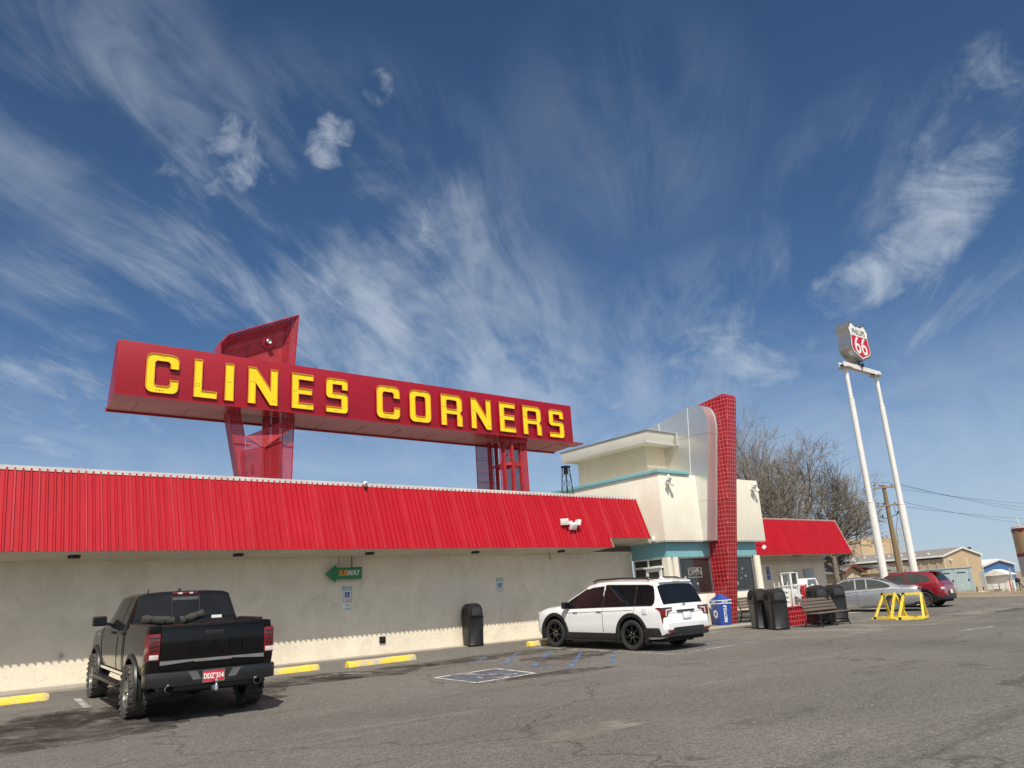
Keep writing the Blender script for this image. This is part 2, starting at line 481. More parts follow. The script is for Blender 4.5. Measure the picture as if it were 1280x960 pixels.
def blob(d, r0, r1):
    n = N(nt, 'ShaderNodeVectorMath', operation='DOT_PRODUCT'); nt.links.new(D, n.inputs[0])
    n.inputs[1].default_value = Vector(d).normalized()
    return smooth(n.outputs['Value'], math.cos(R(r1)), math.cos(R(r0)))
def add(*v):
    o = v[0]
    for x in v[1:]: o = mth('ADD', o, x)
    return o
def mul(*v):
    o = v[0]
    for x in v[1:]: o = mth('MULTIPLY', o, x)
    return o
def mx(v):
    o = None
    for x in v: o = x if o is None else mth('MAXIMUM', o, x)
    return o
# veil of cirrus, stronger over the sign and low on the left
veil = mx([mul(blob(d, a, b), g) for d, a, b, g in (((.40, .84, .34), 3, 21, .62), ((.20, .94, .20), 2, 17, .62), ((.56, .77, .24), 2, 17, .52), ((.14, .82, .54), 1, 11, .34), ((.66, .53, .53), 0, 11, .11), ((.80, .55, .24), 2, 12, .40), ((.88, .32, .36), 1, 12, .46), ((.95, .25, .2), 2, 12, .32))])
fib = add(mul(n_streak, .46), mul(n_fine, .40), mul(n_curl, .14))
dens = mul(smooth(add(fib, mul(mth('SUBTRACT', n_big, .5), .5)), .42, .66), mul(veil, 1.0))
# bright curled banks and small puffs
bank = mx([mul(blob(d, a, b), g) for d, a, b, g in (((.865, .25, .43), 0, 4.9, .8), ((.872, .285, .395), 0, 4.3, .9), ((.876, .315, .355), 0, 3.8, .95), ((.862, .36, .335), 0, 3.2, .8), ((.845, .395, .32), 0, 2.7, .7), ((.85, .21, .48), 0, 4.7, .6),
  ((.77, .57, .295), 0, 3.2, .6), ((.79, .545, .285), 0, 3.5, .8), ((.81, .52, .27), 0, 3.8, .85), ((.83, .50, .25), 0, 3.8, .75), ((.845, .49, .21), 0, 4.6, .6), ((.71, .665, .225), 0, 5.4, .75), ((.745, .635, .19), 0, 5.4, .7), ((.57, .80, .19), 0, 5.4, .55), ((.24, .955, .16), 0, 8.1, .7), ((.16, .965, .20), 0, 6.8, .6))])
bank = mul(smooth(add(mul(bank, .5), mul(mth('SUBTRACT', add(mul(n_curl, .65), mul(n_puff, .35)), .5), 1.7)), .16, .85), smooth(bank, 0, .45))
puff = mx([mul(blob(d, a, b), g) for d, a, b, g in (((.378, .755, .535), 0, 1.9, .85), ((.385, .743, .552), 0, 1.8, .85), ((.294, .797, .527), 0, 3.5, .75), ((.272, .823, .50), 0, 2.2, .45), ((.415, .69, .594), 0, 1.8, .6), ((.515, .727, .455), 0, 3.1, .6), ((.33, .79, .515), 0, 2.2, .45), ((.235, .84, .49), 0, 1.8, .35), ((.735, .57, .375), 0, 1.6, .4), ((.70, .60, .345), 0, 1.6, .45), ((.42, .82, .39), 0, 4.1, .4), ((.46, .81, .36), 0, 4.1, .4))])
puff = mul(smooth(add(mul(puff, .55), mul(mth('SUBTRACT', add(mul(n_puff, .75), mul(n_curl, .25)), .5), 1.9)), .14, .78), smooth(puff, 0, .4))
dens = mth('MAXIMUM', dens, mth('MAXIMUM', mul(bank, .66), mul(puff, .60)))
dens = mth('MAXIMUM', dens, smooth(add(Z, mul(mth('SUBTRACT', n_curl, .5), .16)), .34, -.02, 0, .74))
dens = mul(dens, smooth(Z, -.02, .0))
skyc = mixc(nt, 1.0, sky.outputs[0], (.53, .69, .79), 'MULTIPLY')
cl = mixc(nt, smooth(Z, .35, .02), (5.6, 6.2, 6.9), (4.3, 5.0, 6.0))
# added bright glow in the unseen sky round the sun, fills the shaded wall
sun_fill = mul(blob(tuple(SUN), 4, 72), smooth(add(mul(n_curl, .5), mul(n_big, .5)), .2, .75), .85)
allsky = mixc(nt, dens, skyc, cl)
nt.links.new(mixc(nt, sun_fill, allsky, (14.2, 13.6, 12.6)), bg.inputs['Color'])
sc.view_settings.view_transform = 'Standard'; sc.view_settings.look = 'None'; sc.view_settings.exposure = 0

# ================================================================== SETTING
def sheet(name, xs, ys, mat, dz=0, kind='structure', inside=None):
    mb = MB(); idx = {}
    for i, x in enumerate(xs):
        for j, y in enumerate(ys):
            idx[i, j] = len(mb.v); mb.v.append((x, y, zg(x, y) + dz))
    for i in range(len(xs) - 1):
        for j in range(len(ys) - 1):
            mb.f.append([idx[i, j], idx[i + 1, j], idx[i + 1, j + 1], idx[i, j + 1]]); mb.mi.append(0)
    o = mb.build(name, mat); o['kind'] = kind; return o
gx = [-3000, -600, -120, -40, -10, 0, 10, 20, 30, 40, 50, 56, 60, 66, 72, 78, 84, 90, 96, 110, 140, 220, 500, 1200, 3500]
gy = [-3000, -600, -120, -40, -10, 0, 6, 12.5, 14.5, 16.5, 18.5, 20.5, 26, 40, 60, 100, 200, 500, 1200, 3500]
sheet('ground', gx, gy, M['dirt'], -.012)
# asphalt lot with an irregular far edge
def ribbon_sheet(name, ys, xl, xr, mat, dz, n=8):
    mb = MB()
    for y in ys:
        a, b = xl(y), xr(y)
        for k in range(n + 1):
            x = a + (b - a) * k / n; mb.v.append((x, y, zg(x, y) + dz))
    w = n + 1
    for j in range(len(ys) - 1):
        for k in range(n):
            a = j * w + k; mb.f.append([a, a + 1, a + w + 1, a + w]); mb.mi.append(0)
    o = mb.build(name, mat); o['kind'] = 'structure'; return o
yy = [-90, -40, -15, -5, 0, 4, 8, 12.5] + [12.5 + .5 * i for i in range(1, 17)] + [21.5, 22.3]
rng = random.Random(3)
jit = {y: rng.uniform(-.35, .35) for y in yy}
def far_edge(y):
    return 47.6 + (17.5 - y) * .28 + jit.get(y, 0) if y > -10 else 56
ribbon_sheet('parking_lot', yy, lambda y: -90, far_edge, M['asphalt'], 0, 40)
# concrete strip along the foot of the long wall
def slab(name, x0, x1, y0, y1, mat, h, label=None):
    mb = MB(); n = max(2, int((x1 - x0) / 1.5))
    for i in range(n + 1):
        x = x0 + (x1 - x0) * i / n
        for y, z in ((y0, zg(x, y0) - .03), (y0, zg(x, y0) + h), (y1, zg(x, y1) + h), (y1, zg(x, y1) - .03)):
            mb.v.append((x, y, z))
    for i in range(n):
        a = i * 4
        for k in range(3): mb.f.append([a + k, a + k + 1, a + k + 5, a + k + 4]); mb.mi.append(0)
    mb.f.append([0, 1, 2, 3]); mb.mi.append(0); e = n * 4; mb.f.append([e + 3, e + 2, e + 1, e]); mb.mi.append(0)
    o = mb.build(name, mat); o['kind'] = 'structure'; return o
slab('sidewalk', -12, 5.9, 19.55, 20.38, M['concrete'], .05)
slab('sidewalk', 5.92, 22.8, 20.05, 20.38, M['concrete'], .02)
slab('sidewalk', 22.0, 40.6, 17.2, 22.38, M['concrete'], .012)
def mark(name, pts, mat, dz=.006):
    """painted strip: quads given as ground (x,y) corner lists, cut where the lot changes slope"""
    mb = MB()
    for q in pts:
        (ax, ay), (bx, by), (cx, cy), (dx, dy) = q
        n = 8
        for i in range(n + 1):
            t = i / n
            for (px_, py_), (qx, qy) in (((ax, ay), (bx, by)), ((dx, dy), (cx, cy))):
                x = px_ + (qx - px_) * t; y = py_ + (qy - py_) * t
                mb.v.append((x, y, zg(x, y) + dz))
        o = len(mb.v) - 2 * (n + 1)
        for i in range(n):
            a = o + 2 * i; mb.f.append([a, a + 1, a + 3, a + 2]); mb.mi.append(0)
    o = mb.build(name, mat); o['kind'] = 'structure'; return o
def strip(a, b, w):
    d = (Vector(b) - Vector(a)).normalized(); n = Vector((-d.y, d.x)) * w / 2
    a, b = Vector(a), Vector(b)
    return [tuple(a - n), tuple(b - n), tuple(b + n), tuple(a + n)]
# blue hatch of the access aisle
mark('parking_marking', [strip(a, b, .11) for a, b in (
    ((12.0, 16.15), (12.95, 16.8)), ((11.95, 14.9), (14.1, 16.95)), ((12.15, 14.05), (15.0, 16.6)),
    ((12.4, 13.15), (15.05, 15.5)), ((13.5, 12.95), (15.25, 14.55)), ((14.8, 12.9), (15.6, 13.6)))] +
     [strip((12.05, 16.3), (12.2, 12.95), .1)], M['mk_blue'])
mark('parking_marking', [strip((15.45, 17.9), (15.62, 12.95), .1), strip((15.62, 13.0), (18.2, 13.02), .1)], M['mk_white2'])
mark('parking_marking', [strip(a, b, .11) for a, b in (((18.2, 13.75), (19.0, 13.7)), ((19.1, 13.9), (20.2, 13.2)), ((19.7, 14.9), (20.35, 14.85)), ((19.0, 14.2), (19.35, 14.95)), ((17.2, 13.4), (18.4, 13.9)))], M['mk_blue'])
# wheelchair field
hq = [(9.63, 14.28), (11.38, 14.45), (11.27, 13.02), (9.62, 12.84)]
mark('parking_marking', [hq], M['mk_bluefield'])
mark('parking_marking', [strip(hq[i], hq[(i + 1) % 4], .085) for i in range(4)], M['mk_white'], .010)
def hc_figure(M3, s):
    """list of quads of the wheelchair figure in a unit square"""
    segs = [((.42, .80), (.44, .48), .09), ((.44, .48), (.66, .48), .08), ((.66, .48), (.74, .22), .08), ((.74, .22), (.84, .25), .07), ((.44, .62), (.62, .62), .07)]
    arc = [(.46 + .22 * math.cos(a), .30 + .22 * math.sin(a)) for a in [R(130 + 25 * i) for i in range(9)]]
    segs += [(arc[i], arc[i + 1], .065) for i in range(8)]
    return segs, (.42, .88, .07)
segs, head = hc_figure(None, 1)
def to_ground(q):
    u, v = q
    # lies on its side for a driver coming in from the lane
    x = 9.72 + 1.5 * u + .05; y = 12.98 + 1.3 * v; return (x, y)
mark('parking_marking', [strip(to_ground(a), to_ground(b), w * 1.2) for a, b, w in segs] + [strip(to_ground((.36, .88)), to_ground((.48, .88)), .14)], M['mk_white2'], .012)
mark('parking_marking', [strip((3.80, 17.9), (3.64, 16.3), .12)], M['mk_white2'])
mark('parking_marking', [strip((8.75, 17.15), (9.35, 16.35), .09)], M['mk_white2'])
mark('parking_marking', [strip((22.9, 9.22), (24.5, 9.0), .16)], M['mk_white2'])
mark('parking_marking', [strip((33.2, 14.5), (34.8, 13.5), .12), strip((28.4, 14.9), (30.6, 14.2), .1)], M['mk_white2'])
# oil-dark bay floor and leaked spots
def puddle(cx, cy, rx, ry, mat, dz, seed):
    rg = random.Random(seed); mb = MB(); n = 40
    mb.v.append((cx, cy, zg(cx, cy) + dz))
    ph = [rg.uniform(0, 6.28) for _ in range(5)]
    for k in range(n):
        a = 6.2832 * k / n; q = 1 + .22 * math.sin(2 * a + ph[0]) + .14 * math.sin(3 * a + ph[1]) + .1 * math.sin(7 * a + ph[2]) + .07 * math.sin(11 * a + ph[3])
        x, y = cx + rx * q * math.cos(a), cy + ry * q * math.sin(a); mb.v.append((x, y, zg(x, y) + dz))
    for k in range(n): mb.f.append([0, 1 + k, 1 + (k + 1) % n]); mb.mi.append(0)
    o = mb.build('asphalt_stain', mat); o['kind'] = 'structure'
def stainmat(name, c, a, wear, scale):
    m, nt_, bs = newmat(name); bs.inputs['Base Color'].default_value = c4(c); bs.inputs['Roughness'].default_value = .7
    n = noise(nt_, scale, 7, .7, None, .8)
    nt_.links.new(ramp(nt_, n, [(wear - .12, (0, 0, 0)), (wear + .14, (a,) * 3)]), bs.inputs['Alpha']); return m
M['oil'] = stainmat('oil_stain', (.040, .034, .029), .85, .50, 1.2)
M['seal'] = stainmat('pale_patch', (.27, .25, .215), .75, .47, .5)
for i, (a, b, c, d) in enumerate(((3.0, 14.6, 2.3, 1.3), (4.6, 15.2, 2.2, 1.6), (9.6, 16.4, 1.5, .7), (13.4, 16.8, 2.2, .7), (14.2, 15.0, 1.2, .8), (11.6, 12.6, 1.6, .3), (7.8, 16.6, 1.6, .7), (2.6, 12.9, 1.2, .5))):
    puddle(a, b, c, d, M['oil'], .0035, i)
for i, (a, b, c, d) in enumerate(((24.5, 13.0, 5.5, 1.7), (31, 12.2, 6, 1.2), (38.5, 12.5, 6, 1.3), (21.3, 15.4, 2.0, 1.6), (6.5, 6.9, 1.2, .25))):
    puddle(a, b, c, d, M['seal'], .0025, 20 + i)

mb = MB(); rg = random.Random(77)
for i in range(420):
    if i < 230: x, y = rg.uniform(-2, 22), rg.triangular(16.8, 20.0, 19.6)
    else: x, y = rg.uniform(1, 34), rg.uniform(4, 16)
    s_ = rg.uniform(.008, .024) * (1 if i < 230 else .8); z = zg(x, y)
    q = [(x + s_ * rg.uniform(.6, 1.2) * math.cos(a), y + s_ * rg.uniform(.6, 1.2) * math.sin(a)) for a in (0, 1.6, 3.1, 4.7)]
    mb.add([(a, b, z) for a, b in q] + [(x, y, z + s_ * .9)], [(0, 1, 4), (1, 2, 4), (2, 3, 4), (3, 0, 4)])
g = mb.build('loose_gravel', plain('pebble', (.22, .20, .175), .9, 0, .3, 8), fix=False); tag(g, 'small loose stones scattered on the asphalt and along the wall foot', 'gravel', kind='stuff')

# ================================================================== ROADSIDE STORE
S = thing('roadside_store', 'long low cream roadside store with red metal mansard and googie entrance tower', 'store', (14, 20.4, 0))
def islands(mb):
    par = list(range(len(mb.v)))
    def find(a):
        while par[a] != a: par[a] = par[par[a]]; a = par[a]
        return a
    for f in mb.f:
        for i in f[1:]: par[find(i)] = find(f[0])
    out = {}
    for f, m in zip(mb.f, mb.mi): out.setdefault(find(f[0]), []).append((f, m))
    for fs in out.values():
        n = MB(); mp = {}
        for f, m in fs:
            for i in f:
                if i not in mp: mp[i] = len(n.v); n.v.append(mb.v[i])
            n.f.append([mp[i] for i in f]); n.mi.append(m)
        yield n
SPLIT = {'window_poster', 'cross_beam', 'coping', 'entry_post', 'rail_cap', 'strap', 'end_trim', 'mansard_backing', 'headlight', 'seat', 'anchor_bolt', 'support_board', 'bracket_plate', 'antenna', 'corner_trim', 'parapet_flash', 'knee_wall', 'canopy_roof', 'drip_edge', 'soffit', 'wing_roof_edge', 'lifting_lug', 'reverse_bar', 'panel_seam', 'roof_vent', 'cargo_lens', 'bumper_step', 'cross_beam_plate', 'wing_wall', 'return_wall', 'notice', 'window_divider', 'wall_duct', 'panel_joint', 'lens_bar', 'lug_nut_', 'tube_socket_', 'side_mouth', 'door_seam_'}
def P(name, mb, mat, parent=S, **k):
    if name in SPLIT:
        o = None
        for n in islands(mb): o = n.build(name, mat, parent, **k)
        return o
    return mb.build(name, mat, parent, **k)
def corrugated(x0, x1, yb, zb_fn, yt, zt, pitch=.1525, mi=0):
    """ribbed cladding from the eave line up to the top line, ribs as real folds"""
    mb = MB(); prof = []
    x = x0
    while x < x1 - 1e-6:
        for dx, h in ((0, 0), (.078, 0), (.094, .046), (.126, .046), (.140, 0)):
            if x + dx < x1: prof.append((x + dx, h))
        x += pitch
    prof.append((x1, 0))
    for q, h in prof:
        zb = zb_fn(q); f = (zb - zb_fn(x0)) / (zt - zb_fn(x0))
        y0 = yb + (yt - yb) * f
        d = Vector((0, zt - zb_fn(x0), -(yt - yb))).normalized(); nrm = Vector((0, -d.y, d.z))
        nrm = Vector((0, -(zt - zb_fn(x0)), (yt - yb))).normalized()
        mb.v.append((q, y0 + nrm.y * h, zb + nrm.z * h)); mb.v.append((q, yt + nrm.y * h, zt + nrm.z * h))
    for i in range(len(prof) - 1):
        a = 2 * i; mb.f.append([a, a + 2, a + 3, a + 1]); mb.mi.append(1 if (i // 5) % 6 == 2 and i % 5 in (1, 2, 3) else (1 if (i // 5) % 11 == 7 and i % 5 == 2 else 0))
    return mb
EY, EZ, TY, TZ, WY = 18.95, 3.09, 19.6, 4.925, 20.4
EX, STEP, STZ = 22.45, 20.32, 3.41
P('wall', MB().box(-12, 22.83, WY, WY + .3, -.2, 3.05), M['wall'])
P('roof', MB().box(-12, 22.6, TY + .05, 33, TZ - .35, TZ - .15), M['roof'])
cor = corrugated(-12, EX, EY, lambda x: EZ if x < STEP else STZ, TY, TZ)
P('mansard', cor, [M['red_metal'], M['red_metal_lt']], fix=False)
sl = (TY - EY) / (TZ - EZ); ys_ = EY + sl * (STZ - EZ)
mb = MB()
mb.prism([(EY + .03, EZ), (EY + .03, EZ + .02), (WY, 3.0), (WY, 2.985)], -12, STEP, 'x')
mb.prism([(ys_ + .03, STZ), (ys_ + .03, STZ + .02), (WY, 3.32), (WY, 3.30)], STEP, EX, 'x')
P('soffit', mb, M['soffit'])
mb = MB()
mb.prism([(TY - .04, TZ - .055), (TY - .055, TZ + .045), (TY + .3, TZ + .055), (TY + .3, TZ - .055)], -12, EX + .03, 'x')
P('roof_edge', mb, M['trim'])
mb = MB()
mb.prism([(EY - .01, EZ), (ys_ - .01, STZ), (ys_ + .22, STZ), (EY + .22, EZ)], STEP + .003, STEP + .05, 'x')
mb.prism([(ys_ - .012, STZ - .02), (TY - .012, TZ), (TY + .06, TZ), (ys_ + .06, STZ - .02)], EX + .003, EX + .035, 'x')
P('end_trim', mb, M['trim_grey'])
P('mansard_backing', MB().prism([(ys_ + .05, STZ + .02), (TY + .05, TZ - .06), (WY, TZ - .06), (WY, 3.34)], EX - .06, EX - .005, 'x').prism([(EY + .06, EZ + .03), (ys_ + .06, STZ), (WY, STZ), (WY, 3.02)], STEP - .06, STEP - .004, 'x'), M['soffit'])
for x in (.2, 3.87, 7.5, 11.18, 14.84, 18.43):
    l = P('soffit_light', MB().lathe([(0, 0), (.12, 0), (.13, .03), (.13, .09)], 20, Matrix.Translation((x, 19.55, 2.985))), M['trim_dark'], smooth=40)
    P('lens', MB().lathe([(0, -.012), (.07, -.01), (.09, .0)], 16, Matrix.Translation((x, 19.55, 2.983))), M['lamp_glass'], l, smooth=40)
P('wall_vent', MB().box(11.93, 12.12, WY - .04, WY + .01, .60, .78).box(11.98, 12.08, WY - .07, WY - .04, .64, .76), M['blackhole'], bevel=.008)
P('outlet_box', MB().box(3.9, 3.98, WY - .03, WY, .9, 1.02), M['trim_grey'], bevel=.006)
P('cable', MB().tube([(18.15, 19.9, 3.02), (18.4, 20.1, 2.98), (18.65, 20.35, 2.82)], .012, 6), M['trim_dark'])
# ---- entrance box
BX0, BX1, BY, BZ0, BZ1 = 22.6, 28.95, 18.5, 3.27, 5.73
P('entrance_block', MB().box(BX0, BX1, BY, 24.2, BZ0, BZ1), M['box'], bevel=.02)
P('drip_edge', MB().box(BX0 + .01, BX1 - .01, BY + .012, BY + .16, BZ0 - .035, BZ0 - .002).box(BX0 + .012, BX0 + .15, BY + .165, 20.3, BZ0 - .035, BZ0 - .002), M['trim_grey'])
P('coping', MB().box(BX0 - .06, 24.38, BY - .07, BY + .25, BZ1 - .0, BZ1 + .14).box(BX0 - .06, BX0 + .25, BY + .252, 24.25, BZ1, BZ1 + .14)
  .box(26.3, 27.1, BY + .3, BY + .6, BZ1, BZ1 + .14), M['turq'], bevel=.02)
P('parapet_wall', MB().box(23.62, 28.1, 19.8, 23.6, BZ1 + .002, 7.06), M['pent'])
mb = MB()
mb.prism([(19.28, 7.06), (19.18, 7.52), (24.05, 7.52), (23.95, 7.06)], 23.06, 24.785, 'x')
mb.prism([(19.28, 7.06), (19.18, 7.52), (24.05, 7.52), (23.95, 7.06)], 26.08, 28.6, 'x')
P('canopy_roof', mb, M['canopy'], bevel=.015)
P('canopy_trim', MB().box(24.73, 24.80, 19.10, 19.17, 7.02, 7.56).box(23.07, 24.72, 19.19, 19.27, 7.022, 7.056).box(23.02, 24.72, 19.14, 24.08, 7.522, 7.545), M['metal'])
P('parapet_flash', MB().box(23.55, 24.76, 19.74, 19.797, BZ1 + .005, BZ1 + .16).box(23.56, 23.617, 19.8, 23.6, BZ1 + .005, BZ1 + .16), M['box'])
# ---- tiled fin
FX0, FX1 = 25.42, 26.05
fy = lambda z: 18.33 - (z - .22) * .1565
fin = [(fy(0), 0.0)] + [(fy(8.55), 8.55), (fy(8.68) + .05, 8.70), (fy(8.75) + .16, 8.76), (fy(8.75) + .34, 8.745), (19.5, 8.42), (21.2, 8.135), (22.2, 7.96), (22.2, 0)]
mb = MB().prism(fin, FX0, FX1, 'x', 0, 1)
for i, f in enumerate(mb.f[2:]):
    z = [mb.v[k][2] for k in f]
    if min(z) > 7: mb.mi[2 + i] = 2
P('tiled_fin', mb, [M['tile_s'], M['tile_f'], M['tile_t']], bevel=.035)
# ---- brushed metal wing, rounded at its leading top edge
WX0, WX1 = 24.79, FX0 - .002
wy = lambda z: 18.31 - (z - 3.26) * .1625
prof = [(wy(3.26), 3.26), (wy(7.2), 7.2)]
c0 = Vector((wy(7.2), 7.2)); c1 = Vector((18.22, 8.47))
ctl = Vector((wy(8.2) - .05, 8.38))
for i in range(1, 13):
    t = i / 12; q = c0 * (1 - t) ** 2 + ctl * 2 * t * (1 - t) + c1 * t * t; prof.append((q.x, q.y))
prof += [(19.4, 8.235), (20.67, 7.98), (22.1, 7.70), (22.1, 3.26)]
P('metal_wing', MB().prism(prof, WX0, WX1, 'x'), M['metal'], smooth=28)
mb = MB()
for a, b in (((18.9, 3.29), (18.45, 8.40)), ((20.0, 5.9), (19.95, 8.10))):
    mb.bar((WX0 - .004, a[0], a[1]), (WX0 - .004, b[0], b[1]), .012, .03, up=(1, 0, 0))
P('panel_seam', mb, M['trim'])
mb = MB()
for z, ye in ((7.28, 19.25), (4.75, 18.52)):
    mb.bar((WX0 - .003, wy(z) + .0, z), (WX0 - .003, ye, z - .02), .012, .018, up=(1, 0, 0))
    mb.bar((WX0, wy(z) - .003, z), (WX1, wy(z) - .003, z), .012, .018, up=(0, 1, 0))
P('panel_joint', mb, M['trim_grey'])
mb = MB()
rim = prof[:14]
for i in range(len(rim) - 1):
    mb.bar((WX1 - .03, rim[i][0] - .012, rim[i][1]), (WX1 - .03, rim[i + 1][0] - .012, rim[i + 1][1] + .001), .05, .03, up=(1, 0, 0))
P('wing_rim', mb, M['chrome'])
# ---- glazed entry below
GX0, GX1, GY = 22.84, 28.5, 18.72
kz, tz_ = 1.345, 2.70
P('band', MB().prism([(GX0, GY), (GX1, GY), (GX1, GY + .2), (GX0 + .2, GY + .2), (GX0 + .2, WY), (GX0, WY)], tz_, BZ0 - .002, 'z'), M['turq'])
P('knee_wall', MB().box(23.45, FX0 - .004, GY, GY + .2, -.1, kz).box(FX1 + .004, GX1, GY, GY + .2, -.1, kz), M['box'], bevel=.01)
P('return_wall', MB().box(GX1 - .2, GX1, GY + .21, 24, -.1, tz_).box(GX1 + .01, BX1, 22.39, 24, -.1, 4.4), M['wall'])
def window(x0, x1, z0, z1, y, parent=S):
    w = .055
    f = P('window', MB().box(x0, x0 + w, y - .02, y + .06, z0, z1).box(x1 - w, x1, y - .02, y + .06, z0, z1).box(x0 + w, x1 - w, y - .02, y + .06, z0, z0 + w).box(x0 + w, x1 - w, y - .02, y + .06, z1 - w, z1), M['steel'])
    P('pane', MB().box(x0 + w, x1 - w, y + .02, y + .03, z0 + w, z1 - w), M['shopglass'], f)
    return f
wf = window(23.5, FX0 - .03, kz + .002, tz_ - .002, GY + .03)
wf2 = window(FX1 + .02, 28.15, kz + .002, tz_ - .002, GY + .03)
o = text('OPEN', .30, Matrix.Translation((24.42, GY + .045, 2.13)) @ FRONT, plain('open_grey', (.24, .23, .22), .6), S, 'open_sign', extr=.002, bold=.004)
o.location = -Vector(S.location)
def win_bits(cx, w, mat, n, sd, par):
    rg = random.Random(sd); mb = MB()
    for i in range(n):
        x = cx + rg.uniform(-w, w); z = rg.uniform(1.5, 2.35); s = rg.uniform(.04, .12)
        mb.box(x, x + s, GY + .043, GY + .047, z, z + s * rg.uniform(.6, 1.6))
    return P('window_poster', mb, mat)
win_bits(24.2, .5, M['trim_grey'], 5, 4, wf); win_bits(27.3, .6, M['greyblue'], 6, 9, wf2)
P('window_frame_sign', MB().box(24.02, 24.82, GY + .044, GY + .046, 1.95, 1.965).box(24.02, 24.82, GY + .044, GY + .046, 2.285, 2.30).box(24.02, 24.035, GY + .044, GY + .046, 1.965, 2.285).box(24.805, 24.82, GY + .044, GY + .046, 1.965, 2.285), M['trim_grey'])
mb = MB()
mb.box(GX0 - .0, GX0 + .22, GY - .02, GY + .2, .1, tz_ - .002); mb.box(GX0 + .34, GX0 + .6, GY - .02, GY + .16, .1, tz_ - .002)
mb.lathe([(.15, .15), (.15, tz_ - .003)], 20, Matrix.Translation((28.42, GY - .0, 0)))
P('entry_post', mb, M['box'], smooth=40)
# side-facing glazed door
mb = MB(); x = GX0 + .03
for y0, y1, z0, z1 in ((18.93, 18.99, .2, tz_), (19.62, 19.69, .2, tz_), (20.31, 20.37, .2, tz_), (18.99, 19.62, 2.36, 2.43), (19.69, 20.31, 2.36, 2.43), (18.99, 19.62, tz_ - .05, tz_ - .002), (19.69, 20.31, tz_ - .05, tz_ - .002), (19.69, 20.31, .2, .4)):
    mb.box(x, x + .07, y0, y1, z0, z1)
fr = P('door_frame', mb, M['trim'])
P('pane', MB().box(x + .03, x + .04, 18.99, 19.62, 2.43, tz_ - .05).box(x + .03, x + .04, 19.69, 20.31, 2.43, tz_ - .05).box(x + .03, x + .04, 19.69, 20.31, .4, 2.36), M['shopglass'], fr)
mb = MB(); xd = x - .16
for y0, y1, z0, z1 in ((18.95, 19.05, .22, 2.34), (19.55, 19.66, .22, 2.34), (19.05, 19.55, 2.22, 2.34), (19.05, 19.55, .22, .45)):
    mb.box(xd, xd + .06, y0, y1, z0, z1)
mb.box(xd - .06, x, 18.92, 19.72, 2.345, 2.40)
dr = P('door', mb, M['trim'])
P('pane', MB().box(xd + .025, xd + .035, 19.05, 19.55, .45, 2.22), M['shopglass'], dr)
P('handle', MB().tube([(xd - .02, 19.08, 1.0), (xd - .08, 19.08, 1.0), (xd - .08, 19.08, 1.4), (xd - .02, 19.08, 1.4)], .014, 8), M['steel'], dr)
# ---- right wing
RY, RZ, RTY, RTZ, RWY = 20.9, 2.86, 21.6, 4.63, 22.4
P('wing_wall', MB().box(28.97, 40.2, RWY, RWY + .3, -.4, 2.9).box(39.9, 40.2, RWY + .3, 31, -.4, 4.2), M['wall'])
P('wing_roof', MB().box(28.97, 40.35, RTY + .05, 31, RTZ - .3, RTZ - .1), M['roof'])
P('wing_mansard', corrugated(29.2, 40.5, RY, lambda x: RZ, RTY, RTZ), [M['red_metal'], M['red_metal']], fix=False)
P('wing_soffit', MB().prism([(RY + .03, RZ), (RY + .03, RZ + .02), (RWY, 2.87), (RWY, 2.85)], 29.2, 40.5, 'x'), M['soffit'])
P('wing_roof_edge', MB().prism([(RTY - .04, RTZ - .05), (RTY - .055, RTZ + .03), (RTY + .25, RTZ + .04), (RTY + .25, RTZ - .05)], 28.97, 40.6, 'x').prism([(RY - .03, RZ - .02), (RTY - .03, RTZ), (RTY + .1, RTZ), (RY + .1, RZ - .02)], 40.505, 40.56, 'x'), M['trim_grey'])
mb = MB()
for i in range(7): mb.box(29.0 + i * 1.6, 29.0 + i * 1.6 + 1.585, RWY - .16, RWY - .002, 2.52, 2.64)
P('wall_duct', mb, M['soffit'], bevel=.01)
for x in (36.2, 40.0): P('soffit_light', MB().box(x - .3, x + .3, 21.4, 21.6, RZ - .08, RZ - .005), M['lamp_glass'], bevel=.02)
P('wall_plate', MB().box(38.0, 38.85, RWY - .12, RWY - .002, 1.62, 2.2).box(38.1, 38.75, RWY - .15, RWY - .121, 1.65, 1.85), M['greyblue_lt'], bevel=.01)
nb = P('notice_cabinet', MB().box(35.78, 36.75, RWY - .1, RWY - .002, .9, 1.95), M['trim_grey'], bevel=.01)
P('notice', MB().box(36.03, 36.42, RWY - .11, RWY - .103, 1.45, 1.8).box(35.95, 36.2, RWY - .11, RWY - .103, 1.05, 1.3), M['sgn_white'], nb)
mb = MB()
for a in (90, 210, 330): mb.lathe([(0, 0), (.06, 0)], 12, Matrix.Translation((36.22 + .09 * math.cos(R(a)), RWY - .113, 1.62 + .09 * math.sin(R(a)))) @ FRONT)
P('notice_mark', mb, M['blackhole'], nb)
